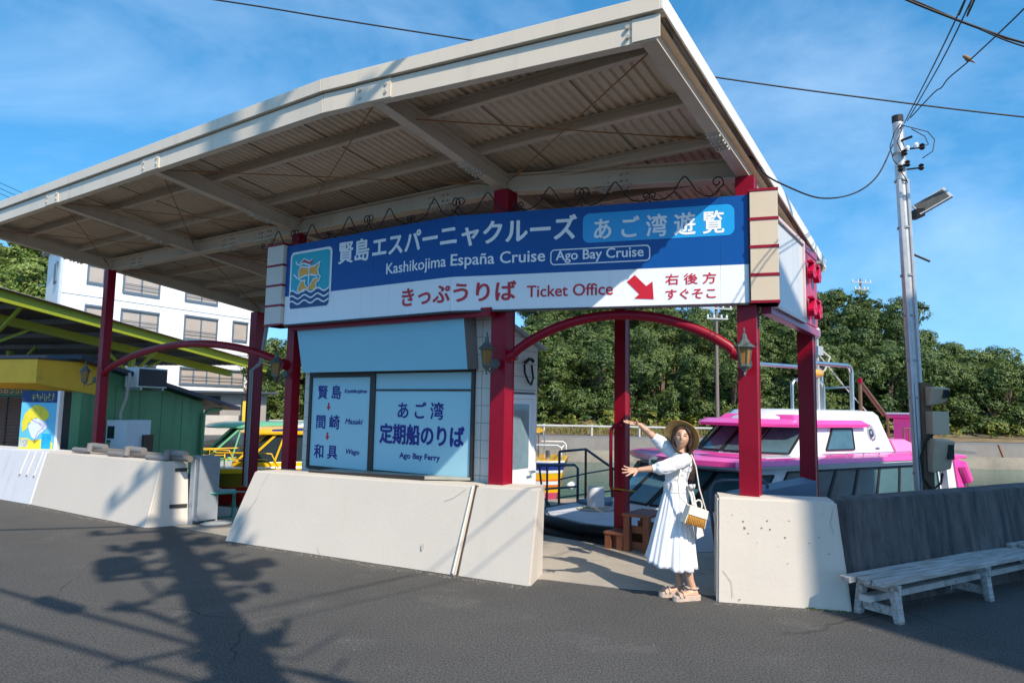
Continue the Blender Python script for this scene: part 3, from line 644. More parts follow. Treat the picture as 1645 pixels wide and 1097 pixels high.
def wpanel(x0, x1, z0, z1, name):
    m = MB(); m.box(x0 + .2, x1 + .2, -.012, .02, z0, z1); return m.build(name, BLUEP, BO)
p1 = wpanel(-3.13, -2.04, .895, 2.045, 'window_panel'); wpanel(-1.95, -.455, .915, 1.872, 'window_panel'); wpanel(-1.95, -.455, 1.895, 2.085, 'transom_panel')
m = MB()
for (x0, x1, z0, z1) in ((-3.18, -3.131, .86, 2.12), (-2.039, -1.951, .86, 2.12), (-.454, -.41, .89, 2.14), (-3.13, -2.04, 2.046, 2.12), (-1.95, -.455, 2.086, 2.14), (-1.95, -.455, 1.873, 1.894), (-3.13, -2.04, .85, .894), (-1.95, -.455, .88, .914)):
    m.box(x0 + .2, x1 + .2, -.03, .03, z0, z1)
m.build('window_frame', DARKMET, BO)
T = lambda body, *a, **k: text_obj(body, *a, BM, NAVYTXT, 'lettering', BO, off=.003, **k)
T('賢 島', -3.015, -2.575, 1.768, 1.942, bold=.022); T('Kashikojima', -2.51, -2.107, 1.832, 1.892, shear=.25, bold=.028)
T('間 崎', -3.022, -2.582, 1.382, 1.557, bold=.022); T('Masaki', -2.476, -2.158, 1.453, 1.518, shear=.25, bold=.028)
T('和 具', -3.043, -2.60, .998, 1.172, bold=.022); T('Wagu', -2.438, -2.197, 1.062, 1.138, shear=.25, bold=.028)
T('あ ご 湾', -1.565, -.857, 1.545, 1.742, bold=.020); T('定期船のりば', -1.85, -.55, 1.243, 1.475, bold=.03); T('Ago Bay Ferry', -1.516, -.892, 1.06, 1.143, bold=.03)
for z in (1.717, 1.334):
    x = -2.80; flat([(x - .016, z), (x + .016, z), (x + .016, z - .05), (x + .042, z - .05), (x, z - .102), (x - .042, z - .05), (x - .016, z - .05)], BM, SRED, 'arrow', BO, .003)
# box awning
m = MB(); x0, x1 = -3.0, -.205
m.hexa([(x0 + .12, -.23, 2.10), (x1 + .055, -.23, 2.10), (x1 + .03, 0, 2.12), (x0 + .12, 0, 2.12)], [(x0, -.25, 2.67), (x1, -.25, 2.67), (x1 - .03, 0, 2.72), (x0, 0, 2.72)])
m.build('awning_box', mat('awning box inside', (0.20, 0.19, 0.18), .6), BO)
m = MB(); a = [(x0 + .12, -.236, 2.102), (x1 + .055, -.236, 2.102), (x1, -.256, 2.67), (x0, -.256, 2.67)]; m.add(a + [(p[0], p[1] + .004, p[2]) for p in a], [(0, 1, 2, 3), (7, 6, 5, 4), (0, 4, 5, 1), (1, 5, 6, 2), (2, 6, 7, 3), (3, 7, 4, 0)]); m.build('awning_face', mat('awning blue', (0.23, 0.49, 0.59), 0.45, var=.03), BO)
# counter slab
m = MB(); c = [(-2.40, -.49, .80), (-.67, -.31, .825), (-.22, -.02, .905), (-2.40, -.02, .885)]
cm = mat('stone counter', (0.30, 0.30, 0.25), .5, var=.2, scale=5)
BL = Vector((0, 0, .055)); m.hexa([(-2.42, -.43, .852), (-.66, -.30, .895), (-.22, -.02, .893), (-2.42, -.02, .857)], [(-2.42, -.43, .885), (-.66, -.30, .925), (-.22, -.02, .925), (-2.42, -.02, .885)]); m.build('counter', cm, BO, bevel=.003)
m = MB(); m.bar((-2.42, -.435, .866), (-.66, -.305, .908), .012, .045); m.build('counter_edge', DARKMET, BO)
# side door
m = MB(); m.box(0, .035, .12, .80, .02, 1.80); m.box(.0, .05, .05, .12, .02, 1.85); m.box(.0, .05, .80, .86, .02, 1.85); m.box(0, .05, .12, .80, 1.80, 1.85); d_ = m.build('door', WDOOR, BO, bevel=.003)
m = MB(); m.box(.03, .038, .18, .72, 1.0, 1.74); m.build('door_glass', mat('pale door glass', (0.16, 0.24, 0.28), 0.05, var=.3, scale=1.2), d_)
m = MB(); m.tube([(.04, .76, .96), (.10, .76, .96), (.10, .66, .955)], .013, 8); m.lathe([(.03, 0), (.03, .01)], 10, (.045, .76, .96)); m.build('handle', STEEL, d_, smooth=True, auto=40)
m = MB(); m.box(.0, .025, .10, .86, 1.86, 1.875); m.build('door_head', DARKMET, BO)
m = MB(); m.tube([(.03, .62, 2.22), (.10, .62, 2.27), (.12, .66, 2.24), (.05, .74, 2.27)], .02, 8); m.tube([(.04, .60, 2.2), (.06, .58, 2.1), (.06, .66, 2.0), (.05, .74, 1.97), (.05, .78, 2.05), (.05, .74, 2.2)], .013, 8); m.build('cable_bracket', BLACKIRON, BO, smooth=True)

# ------------------------------------------------------------------ grey pipes lying on the left wall
PIPEG = mat('grey vinyl pipe', (0.19, 0.18, 0.175), .5, var=.08)
for k, uu in enumerate((-7.45, -6.3, -5.2)):
    o = thing('pipe_bracket', ['grey pipe elbow on the wall top below the map board', 'grey pipe elbow on the middle of the wall top by the white machine', 'grey pipe elbow on the wall top at the flood gate channel'][k], 'pipe', W(uu, -.62, .86), RZ, 'grey pipe elbows on the wall')
    m = MB(); m.tube([(-.42, -.06, .04), (.0, -.03, .04)], .042, 10); m.tube([(.02, -.03, .03), (.03, -.02, .12), (.03, -.02, .16)], .050, 10); m.build('elbow', PIPEG, o, smooth=True, auto=40)
    m = MB(); m.tube([(-.02, .02, .12), (.36, .05, .11)], .048, 10); m.build('sleeve', PIPEG, o, smooth=True, auto=40)
    m = MB(); m.tube([(-.1, .04, .06), (1.0 if k < 2 else .45, .06, .06)], .045, 10); m.build('pipe', mat('brown steel pipe', (.16, .14, .12), .5), o, smooth=True, auto=40)
# flood gate channel
FG = thing('flood_gate_channel', 'upright grey steel flood gate channel at the end of the left wall', 'gate channel', W(-4.93, -.40, 0), RZ)
m = MB(); m.box(-.03, .0, -.02, .30, 0, .90); m.box(.0, .07, -.02, .0, 0, .90); m.box(0, .16, .29, .31, 0, .93); m.box(.075, .15, .0, .03, .1, .93); m.box(.0, .02, .0, .3, 0, .95); m.build('channel', mat('grey blue steel', (.36, .39, .42), .4, metal=.3, var=.1), FG, bevel=.003)
m = MB(); m.box(.01, .16, .0, .29, .06, .92); m.build('gate_leaf', mat('grey gate leaf', (.30, .33, .36), .45, metal=.2), FG)

# ------------------------------------------------------------------ green shop with yellow awning (left)
GX, GY = .292, .957
GRZ = math.atan2(-.292, .957)      # local x = right (.957,-.292), local y = back (.292,.957)
GREEN = mat('green shop wall', (0.10, 0.27, 0.12), .55, var=.08, scale=1.2, streak=((.04, .15, .07), .3, 4))
YEL = mat('yellow awning paint', (0.76, 0.42, 0.012), .5, var=.10, scale=3, dirt=((.45, .27, .03), .25, 4), bump=.1)
SH_ = thing('souvenir_shop', 'low green shop with yellow awning and dark blue sloping roof', 'shop', (-8.46, 13.5, 0), GRZ)
m = MB(); m.hexa([(-7, 0, 0), (0, 0, 0), (0, 3.37, 0), (-7, 3.37, 0)], [(-7, 0, 2.42), (0, 0, 2.42), (0, 3.37, 1.68), (-7, 3.37, 1.68)]); m.build('shop_wall', GREEN, SH_)
m = MB()
for yy_ in (.8, 1.42, 2.04, 2.66): m.box(.0, .004, yy_, yy_ + .008, 0, 2.0)
m.build('panel_joint', mat('green joint', (.03, .11, .05), .7), SH_)
m = MB(); m.hexa([(-7, -.3, 2.48), (.28, -.3, 2.48), (.28, 4.35, 1.50), (-7, 4.35, 1.50)], [(-7, -.3, 2.56), (.28, -.3, 2.56), (.28, 4.35, 1.59), (-7, 4.35, 1.59)]); m.build('shop_roof', mat('dark blue roof', (.018, .022, .045), .5, var=.2), SH_)
m = MB(); m.tube([(.05, 3.9, 1.53), (.06, 3.5, 1.5), (.07, 3.3, 1.4), (.07, 3.28, 0)], .045, 10); m.build('down_pipe', GREEN, SH_, smooth=True, auto=40)
# awning
m = MB(); m.hexa([(-7, -.98, 2.02), (0.02, -.98, 1.99), (.02, .32, 1.80), (-7, .02, 2.03)], [(-7, -.98, 2.43), (.02, -.98, 2.43), (.02, .32, 2.43), (-7, .02, 2.43)]); aw = m.build('awning', YEL, SH_)
m = MB(); m.box(-7, .05, -1.0, .3, 2.435, 2.46); m.build('awning_cap', mat('dark cap', (.05, .04, .035), .6), aw)
m = MB(); m.box(-.50, -.25, -.006, .01, 0, 1.95); m.build('doorway', mat('dark doorway', (.02, .018, .016), .7), SH_)
SHUT = mat('brown shutter', (.10, .055, .035), .6, var=.1)
m = MB(); m.box(-5.5, -1.35, -.02, .0, .75, 1.72)
for k in range(14): m.hexa([(-5.5, -.045, .76 + k * .068), (-1.35, -.045, .76 + k * .068), (-1.35, -.02, .76 + k * .068), (-5.5, -.02, .76 + k * .068)], [(-5.5, -.025, .815 + k * .068), (-1.35, -.025, .815 + k * .068), (-1.35, -.02, .815 + k * .068), (-5.5, -.02, .815 + k * .068)])
m.build('shutter', SHUT, SH_)
m = MB(); m.box(-1.92, -1.88, -.05, -.02, .75, 1.72); m.box(-5.5, -1.3, -.03, 0, 1.73, 1.76); m.build('shutter_frame', DARKMET, SH_)
m = MB(); m.box(-4.2, -1.2, -.028, -.0, 1.78, 2.0); m.build('sign_strip', mat('green sign strip', (.05, .13, .06), .5), SH_)
text_obj('東おおうりは', -2.36, -1.42, 1.80, 1.955, lambda s, v, o: Vector((s, -.031 - o, v)), mat('orange lettering', (.7, .33, .2), .5), 'lettering', SH_, .01)
m = MB(); m.box(-5.5, -.9, -.35, -.05, .62, .70); m.build('yellow_ledge', YEL, SH_)
# air conditioner, conduit, white machine: things of their own
def at_shop(x, y, z): return Vector((-8.46 + x * .957 + y * .292, 13.5 - x * .292 + y * .957, z))
o = thing('air_conditioner', 'white outdoor air conditioner with dark grille at the shop roof edge', 'air conditioner', at_shop(.05, .95, 1.98), GRZ)
m = MB(); m.box(0, .34, 0, .80, 0, .42); m.build('case', mat('white enamel', (.68, .69, .70), .4, var=.03), o, bevel=.012)
m = MB(); m.box(.335, .352, .03, .78, .03, .39)
for k in range(9): m.box(.350, .358, .03, .78, .05 + k * .038, .056 + k * .038)
m.build('grille', mat('dark grille', (.015, .017, .025), .5), o)
m = MB(); m.bar((-.1, .1, -.03), (.34, .1, -.03), .04, .05); m.bar((-.1, .7, -.03), (.34, .7, -.03), .04, .05); m.build('bracket', GALV, o)
o = thing('conduit_hose', 'beige bent hose hanging from the air conditioner down the green wall', 'hose', at_shop(.3, .9, 2.1), GRZ)
m = MB(); m.tube([(0, -.08, .1), (.02, -.10, .16), (.05, -.12, .05), (-.0, -.12, -.35), (-.12, -.12, -.65), (-.13, -.1, -.85), (-.03, -.05, -1.05)], .03, 8); m.build('hose', mat('beige hose', (.42, .38, .32), .6), o, smooth=True)
o = thing('white_machine', 'white metal vending cabinet with a small dark window beside the green wall', 'cabinet', at_shop(.08, .55, .0), GRZ)
m = MB(); m.box(0, .52, 0, .62, .1, 1.30); m.build('cabinet', mat('white blue enamel', (.72, .77, .82), .4, var=.03), o, bevel=.01)
m = MB(); m.box(.04, .22, -.006, .01, .93, 1.18); m.build('window', GLASS, o)
m = MB(); m.box(.03, .12, -.006, .01, .74, .83); m.box(.04, .14, -.006, .01, .84, .90); m.build('label_plate', mat('green label', (.02, .15, .07), .5), o)
m = MB(); m.box(-.06, -.01, .2, .5, 0, 1.0); m.box(.53, .57, .4, .66, 0, 1.0); m.build('rear_frame', DARKMET, o)
# map board on the wall
MBD = thing('map_board', 'illustrated yellow and blue area map board in front of the green shop', 'map board', (-8.26, 12.05, .72), R(-7))
m = MB(); m.box(-.36, .36, .0, .08, 0, 1.12); m.build('board', mat('map blue', (.10, .42, .62), .45, var=.15, scale=2.5), MBD)
m = MB(); m.box(.325, .372, -.004, .085, 0, 1.13); m.build('edge_strip', WDOOR, MBD)
MM = lambda s, v, o_=0: Vector((s, -.003 - o_, v))
flat([(-.36, .92), (.324, .92), (.324, 1.12), (-.36, 1.12)], MM, mat('map title navy', (.01, .03, .12), .5), 'title_band', MBD, 0)
# illegible title glyph strokes and the map's land, water and inset pictures
m = MB(); random.seed(3)
for k in range(6):
    x = -.17 + k * .078
    for j in range(6):
        a = random.random() < .5; cx_, cz = x + random.uniform(0, .05), random.uniform(.96, 1.06)
        w_, h_ = (.045, .009) if a else (.009, .06); m.quad(MM(cx_ - w_ / 2, cz - h_ / 2, .003), MM(cx_ + w_ / 2, cz - h_ / 2, .003), MM(cx_ + w_ / 2, cz + h_ / 2, .003), MM(cx_ - w_ / 2, cz + h_ / 2, .003))
m.build('title_strokes', mat('title olive', (.35, .38, .08), .5), MBD, recalc=False)
MY_ = mat('map yellow', (.62, .55, .03), .5, var=.2, scale=9); ML = mat('map lilac', (.55, .62, .78), .5, var=.12, scale=12)
flat([(-.28, .72), (-.2, .8), (-.1, .88), (.05, .86), (.16, .78), (.2, .68), (.12, .60), (.02, .62), (-.08, .66), (-.1, .58), (-.2, .56), (-.22, .46), (-.3, .4), (-.33, .55)], MM, MY_, 'map_land', MBD, .002)
flat([(-.35, .04), (.3, .03), (.3, .22), (.15, .33), (.05, .28), (-.05, .2), (-.12, .26), (-.2, .3), (-.34, .3)], MM, MY_, 'map_land', MBD, .002)
flat([(-.12, .62), (.0, .64), (.14, .58), (.18, .5), (.1, .42), (.02, .36), (-.04, .28), (-.1, .3), (-.16, .4), (-.2, .5)], MM, ML, 'map_bay', MBD, .003)
flat([(.08, .12), (.26, .12), (.26, .38), (.08, .38)], MM, mat('inset blue', (.01, .28, .55), .5, var=.3, scale=15), 'inset_picture', MBD, .005)
flat([(-.33, .14), (-.18, .14), (-.18, .28), (-.33, .28)], MM, mat('inset grey', (.35, .37, .36), .5, var=.7, scale=25), 'inset_picture', MBD, .005)
for p_, wd in (([(-.15, .63), (-.05, .58), (.05, .55), (.12, .5), (.06, .45), (0, .40), (-.04, .3), (-.06, .22)], .008), ([(.02, .55), (.09, .48), (.13, .42)], .007)): stroke_flat(p_, wd, MM, mat('map route', (.25, .05, .25), .5), 'map_route', MBD, .006)
# teal folding chair
o = thing('folding_chair', 'teal folding chair standing in the gap between the white walls', 'chair', (-4.15, 10.0, .006), R(25))
TEAL = mat('teal metal', (.02, .22, .18), .45)
m = MB(); m.box(-.2, .2, -.19, .19, .40, .43); m.build('seat', TEAL, o, bevel=.01)
for s in (-1, 1):
    m = MB(); m.tube([(s * .19, -.24, .02), (s * .19, .16, .42)], .012, 8); m.build('leg', TEAL, o)
    m = MB(); m.tube([(s * .17, .22, .02), (s * .17, -.02, .40)], .012, 8); m.build('leg', TEAL, o)
m = MB(); m.tube([(-.19, -.24, .02), (.19, -.24, .02)], .012, 8); m.tube([(-.17, .22, .02), (.17, .22, .02)], .012, 8); m.build('foot_bar', TEAL, o)
tag((lambda m: m.lathe([(.0, 0), (.2, .005), (.21, .02), (.10, .035), (.0, .04)], 18, (-4.08, 9.72, .006)))(MB()).build('drain_cover', mat('worn grey cover', (.42, .42, .40), .6)), 'pale round cover lying on the ground by the teal chair', 'cover')
# lime green steel shed roof
LIME = mat('lime green steel', (0.25, 0.29, 0.010), .5, var=.12, scale=2, dirt=((.16, .2, .03), .3, 4))
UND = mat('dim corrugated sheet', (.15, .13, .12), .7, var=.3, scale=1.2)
LS = thing('lime_green_shed', 'open shed roof with lime green steel edge beams behind the shop', 'shed', (-10.5, 14.0, 0), math.atan2(-.29, .957))
SLP = -.115; LZ = lambda y: 3.9 + SLP * y
def lbar(m, p, q, w_, h_): m.bar(p, q, w_, h_)
m = MB(); m.bar((0, -3.0, LZ(-3) - .12), (0, 8.6, LZ(8.6) - .10), .10, .24); m.build('edge_beam', LIME, LS, bevel=.004)
m = MB(); m.bar((-1.05, -3.0, LZ(-3) - .42), (-1.05, 8.2, LZ(8.2) - .32), .14, .20); m.build('inner_beam', LIME, LS, bevel=.004)
m = MB()
for k in range(46):
    x0 = -9 + k * .2; m.hexa([(x0, -3, LZ(-3)), (x0 + .1, -3, LZ(-3) + .03), (x0 + .1, 8.6, LZ(8.6) + .03), (x0, 8.6, LZ(8.6))], [(x0, -3, LZ(-3) + .01), (x0 + .1, -3, LZ(-3) + .04), (x0 + .1, 8.6, LZ(8.6) + .04), (x0, 8.6, LZ(8.6) + .01)]); m.hexa([(x0 + .1, -3, LZ(-3) + .03), (x0 + .2, -3, LZ(-3)), (x0 + .2, 8.6, LZ(8.6)), (x0 + .1, 8.6, LZ(8.6) + .03)], [(x0 + .1, -3, LZ(-3) + .04), (x0 + .2, -3, LZ(-3) + .01), (x0 + .2, 8.6, LZ(8.6) + .01), (x0 + .1, 8.6, LZ(8.6) + .04)])
m.build('roof_sheet', UND, LS)
for y in (-2, -.6, .8, 2.2, 3.6, 5, 6.4, 7.8):
    m = MB(); m.bar((-9, y, LZ(y) - .07), (-.02, y, LZ(y) - .07), .06, .12); m.build('purlin', UND, LS)
for (x, y) in ((-1.05, 4.3), (-1.05, .4), (-5.5, 4.3), (-5.5, 8.2)):
    m = MB(); m.bar((x, y, 0), (x, y, LZ(y) - .34), .13, .13, (0, 1, 0)); m.build('post', LIME, LS, bevel=.004)
    for s in (-1, 1):
        m = MB(); m.bar((x, y, LZ(y) - 1.05), (x, y + s * 1.0, LZ(y + s) - .45), .06, .06); m.build('brace', LIME, LS)
        m = MB(); m.bar((x, y, LZ(y) - 1.05), (x + s * 1.0, y, LZ(y) - .2), .06, .06); m.build('brace', LIME, LS)
m = MB(); m.bar((-1.05, .4, 2.5), (-1.05, 4.3, 2.42), .04, .04); m.build('tie_bar', LIME, LS)
# ------------------------------------------------------------------ white building
WB = mat('white ribbed siding', (0.74, 0.73, 0.74), .6, var=.04, scale=.6, streak=((.60, .58, .57), .4, 3))
BLU = mat('blue grey frame', (.10, .14, .18), .5)
BLIND = mat('beige blind behind glass', (.40, .34, .29), .25, var=.1, scale=1)
HB = thing('white_building', 'white three storey building with blue framed windows and beige blinds', 'building', (-27.95, 42.6, 0), math.atan2(.866, .5))
m = MB(); m.prism([(-.6, 0), (14.9, 0), (14.9, 9), (2.9, 9)], 0, 12.2); m.build('facade_wall', WB, HB)
m = MB()
for k in range(76): m.box(-.5 + k * .2, -.44 + k * .2, -.025, .0, .2, 12.1)
m.build('siding_rib', WB, HB)
m = MB()
for z in (5.4, 8.35): m.box(-.6, 14.9, -.05, 0, z, z + .04)
m.box(-.7, -.55, -.12, .0, 0, 12.0); m.box(14.8, 14.95, -.1, 0, 0, 12.0); m.build('trim', mat('pale blue trim', (.45, .52, .58), .5), HB)
m = MB(); m.prism([(-1.1, -.4), (15.2, -.4), (15.2, 9.3), (2.6, 9.3)], 12.2, 12.5); m.build('roof', mat('grey roof edge', (.25, .27, .3), .6), HB)
def bwin(x0, x1, z0, z1, nm=1, rail=True):
    f = MB(); t = .11
    f.box(x0, x1, -.10, .02, z0 - .06, z0 + t); f.box(x0, x1, -.16, .02, z1 - t, z1 + .02); f.box(x0, x0 + t, -.10, .02, z0 + t, z1 - t); f.box(x1 - t, x1, -.10, .02, z0 + t, z1 - t)
    for k in range(1, nm + 1): xm = x0 + (x1 - x0) * k / (nm + 1); f.box(xm - .05, xm + .05, -.07, .02, z0 + t, z1 - t)
    w_ = f.build('window', BLU, HB)
    p = MB(); p.box(x0 + t, x1 - t, -.03, -.01, z0 + t, z1 - t); p.build('pane', BLIND, w_)
    if rail:
        r_ = MB()
        for z in (.25, .5): r_.box(x0 + t, x1 - t, -.14, -.115, z0 + t + z, z0 + t + z + .04)
        r_.build('rail', BLU, w_)
bwin(.95, 2.1, 9.2, 10.5, 0, False); bwin(3.3, 5.95, 8.95, 10.5); bwin(7.9, 10.65, 9.05, 10.5)
bwin(.95, 2.15, 6.4, 7.8, 0, False); bwin(3.3, 6.0, 6.45, 7.85); bwin(7.95, 10.75, 6.25, 8.0); bwin(12.1, 13.5, 6.5, 8.05, 0, False)
bwin(7.85, 13.4, 2.95, 4.2, 4); bwin(1.0, 6.0, 2.95, 4.2, 3)
for z in (9.3, 6.3):
    m = MB(); m.bar((.1, 1.9, z + .65), (.7, 3.4, z + .65), .12, 1.3); m.build('side_window', BLU, HB)
# grey block wall, bare concrete house and yellow banner behind the boats
GB = mat('grey concrete blocks', (.27, .245, .22), .85, var=.15, scale=2)
o = thing('block_house', 'bare grey block house with a lean to behind the green boat', 'house', (-16.9, 36.7, 0), R(20)); o.scale = (1.385, 1.385, 1.07)
m = MB(); m.box(0, 2.6, 0, 3, 0, 2.05); m.build('house_wall', GB, o)
m = MB(); m.box(.35, .9, -.02, .02, .3, 1.9); m.build('opening', mat('dark opening', (.02, .02, .02), .8), o)
m = MB(); m.box(-.2, 3.0, -.5, 3.1, 2.05, 2.15); m.build('roof', mat('blue lean to', (.03, .045, .06), .5), o)
m = MB(); m.box(-1.4, 2.2, -.9, -.75, 0, .95); m.build('low_wall', mat('pale blocks', (.42, .38, .33), .85), o)
o = thing('banner_sign', 'tall yellow vertical banner with dark lettering in front of the white building', 'banner', (-13.74, 36, .18), R(15)); o.scale = (1.385, 1.385, 1.385)
m = MB(); m.box(-.22, .22, 0, .03, 0, 1.15); m.build('banner', mat('banner yellow', (.60, .42, .02), .5, var=.06), o)
text_obj('め', -.07, .10, .93, 1.08, lambda s, v, q: Vector((s, -.005, v)), DARKMET, 'lettering', o, .01); text_obj('は', -.08, .10, .68, .85, lambda s, v, q: Vector((s, -.005, v)), DARKMET, 'lettering', o, .01)
text_obj('な', -.07, .10, .42, .58, lambda s, v, q: Vector((s, -.005, v)), DARKMET, 'lettering', o, .01)
m = MB(); m.tube([(-.26, 0, -.6), (-.26, 0, 1.25)], .03, 6); m.tube([(.26, 0, -.6), (.26, 0, 1.25)], .03, 6); m.build('pole', DARKMET, o)
# ------------------------------------------------------------------ pink and white cruise boat moored at the quay
PINK = mat('pink gelcoat', (0.78, 0.07, 0.36), .28, var=.05, scale=1.5, coat=.3)
PINKP = mat('pale pink gelcoat', (0.72, 0.20, 0.42), .35, var=.05, coat=.2)
BWHITE = mat('white gelcoat', (0.72, 0.73, 0.76), .28, var=.04, scale=1.5, coat=.3, streak=((.58, .57, .56), .3, 4))
BGREY = mat('grey cabin band', (.42, .44, .47), .4)
WGL = mat('boat window with painted reflection', (0.05, 0.11, 0.13), .05, var=.5, scale=.9, spec=.8)  # blue-green reflection is put into the glass colour and its variation
DECK = mat('worn white deck', (0.55, 0.56, 0.60), .6, var=.08, scale=2.5, dirt=((.30, .30, .31), .35, 3))
PB = thing('pink_boat', 'white and pink cruise boat with two decks of windows moored behind the woman', 'boat', (4.92, 11.07, 0), math.atan2(.526, .851))
def sym(poly): return poly
hull = [(-3.95, 1.0), (-3.65, .45), (-2.9, .14), (-1.5, 0.0), (4.4, 0.0), (4.7, .3), (4.7, 2.6), (4.4, 2.9), (-1.5, 2.9), (-2.9, 2.76), (-3.65, 2.45), (-3.95, 1.9)]
def inset(poly, k, c=(0.6, 1.45)): return [(c[0] + (p[0] - c[0]) * k, c[1] + (p[1] - c[1]) * k) for p in poly]
m = MB(); m.loft([[(p[0], p[1], -1.2) for p in inset(hull, .90)], [(p[0], p[1], -.35) for p in inset(hull, .98)], [(p[0], p[1], .06) for p in hull]]); m.build('hull', BWHITE, PB)
m = MB(); m.prism(inset(hull, .985), .055, .085); m.build('deck', DECK, PB)
m = MB()
path = [(2.0, -.02), (-1.5, -.02), (-2.9, .12), (-3.67, .43), (-3.98, 1.0), (-3.98, 1.9), (-3.67, 2.47), (-2.9, 2.78), (-1.5, 2.92)]
m.tube([(p[0], p[1], .0) for p in path[2:]], .09, 10); m.tube([(p[0], p[1], -.16) for p in path[2:]], .11, 10); m.tube([(p[0], p[1], -.34) for p in path[2:]], .10, 10); m.build('bow_fender', BLACKRUB, PB, smooth=True, auto=50)
m = MB(); m.box(-2.2, 4.4, -.012, .01, -.05, .0); m.build('pink_stripe', PINK, PB)
m = MB(); m.box(-2.2, 4.4, -.02, .01, -.30, -.22); m.build('rub_rail', BLACKRUB, PB)
# lower cabin: raked windscreen, side windows, roof
base = [(-1.85, .22), (-2.28, .62), (-2.55, 1.2), (-2.55, 1.75), (-2.28, 2.3), (-1.85, 2.70), (4.1, 2.78), (4.1, .14)]
top_ = [(-1.25, .20), (-1.50, .62), (-1.62, 1.2), (-1.62, 1.75), (-1.50, 2.3), (-1.25, 2.70), (4.0, 2.76), (4.0, .16)]
m = MB(); m.loft([[(p[0], p[1], .07) for p in inset(base, 1.03)], [(p[0], p[1], .20) for p in base], [(p[0], p[1], .84) for p in top_]]); m.build('lower_cabin', BWHITE, PB)
def face_pt(i, t, f, off=.012):     # on the cabin face between base[i] and base[i+1]: t along, f up
    n_ = len(base); a = Vector((*base[i], .20)).lerp(Vector((*base[(i + 1) % n_], .20)), t); b = Vector((*top_[i], .84)).lerp(Vector((*top_[(i + 1) % n_], .84)), t)
    A0, A1, B0 = Vector((*base[i], .2)), Vector((*base[(i + 1) % n_], .2)), Vector((*top_[i], .84))
    nr = (A1 - A0).cross(B0 - A0).normalized(); cdir = Vector((0.6, 1.45, .5)) - A0
    if nr.dot(cdir) > 0: nr = -nr
    return a.lerp(b, f) + nr * off
def face_win(i, t0, t1, f0, f1, parent=PB, frame=.02):
    fr = MB(); c = [face_pt(i, t0, f0), face_pt(i, t1, f0), face_pt(i, t1, f1), face_pt(i, t0, f1)]
    for k in range(4): fr.bar(c[k], c[(k + 1) % 4], frame * 1.6, frame * 1.6)
    w_ = fr.build('window', BLACKRUB, parent)
    g = MB(); g.add([face_pt(i, t0, f0, .014), face_pt(i, t1, f0, .014), face_pt(i, t1, f1, .014), face_pt(i, t0, f1, .014)], [(0, 1, 2, 3)]); g.build('pane', WGL, w_)
for i in range(0, 5): face_win(i, .04, .96, .04, .86)
for k in range(6): face_win(7, .985 - .165 * k, .845 - .165 * k + .012, .02, .80) if False else None
# near side face runs base[7] -> base[0]
for k in range(7):
    t0 = .02 + k * .118; face_win(7, t0, t0 + .112, .05, .86)
face_win(7, .90, .985, .10, .80)
# far side
for k in range(6): face_win(5, .08 + k * .15, .08 + k * .15 + .13, .1, .84)
m = MB(); rooft = [(-1.85, .05), (-2.05, .7), (-2.0, 1.3), (-1.85, 1.8), (-1.65, 2.4), (-1.35, 2.88), (4.2, 2.9), (4.2, .02), (-1.1, .02)]
m.prism(rooft, .84, .875); m.build('roof_rim', BGREY, PB)
m = MB(); m.loft([[(p[0], p[1], .875) for p in inset(rooft, 1.015)], [(p[0], p[1], .95) for p in inset(rooft, 1.01)], [(p[0], p[1], .985) for p in inset(rooft, .95)]]); m.build('roof_brim', PINK, PB, smooth=True, auto=40)
m = MB(); m.box(-1.1, .4, .10, .5, .972, .992); m.build('roof_pad', BWHITE, PB, bevel=.004)
m = MB(); m.tube([(.3, .10, 1.02), (3.9, .10, 1.02)], .010, 6)
for k in range(8): m.tube([(.5 + k * .48, .10, .98), (.5 + k * .48, .10, 1.025)], .012, 6)
m.build('grab_rail', STEEL, PB)
m = MB(); m.hexa([(-1.70, .25, .86), (-1.2, .25, .86), (-1.2, 1.2, .86), (-1.95, 1.2, .86)], [(-1.72, .25, .87), (-1.2, .25, .87), (-1.2, 1.2, .87), (-1.97, 1.2, .87)]); m.build('brim_underside', BWHITE, PB)
# upper cabin
ub = [(-.10, .42), (-.55, .9), (-.62, 1.45), (-.55, 2.0), (-.10, 2.48), (3.0, 2.48), (3.0, .42)]
ut = [(.75, .50), (.42, .95), (.36, 1.45), (.42, 1.95), (.75, 2.40), (2.62, 2.40), (2.62, .50)]
base, top_, = ub, ut
def fpt(i, t, f, off=.012):
    n_ = len(ub); z0, z1 = .97, 1.70
    A0, A1 = Vector((*ub[i], z0)), Vector((*ub[(i + 1) % n_], z0)); B0, B1 = Vector((*ut[i], z1)), Vector((*ut[(i + 1) % n_], z1))
    nr = (A1 - A0).cross(B0 - A0).normalized()
    if nr.dot(Vector((1.2, 1.45, 1.2)) - A0) > 0: nr = -nr
    return A0.lerp(A1, t).lerp(B0.lerp(B1, t), f) + nr * off
m = MB(); m.loft([[(p[0], p[1], .96) for p in ub], [(p[0], p[1], 1.66) for p in ut], [(1.6 + (p[0] - 1.6) * .95, 1.45 + (p[1] - 1.45) * .93, 1.735) for p in ut], [(1.6 + (p[0] - 1.6) * .8, 1.45 + (p[1] - 1.45) * .7, 1.76) for p in ut]]); m.build('upper_cabin', BWHITE, PB, smooth=True, auto=28)
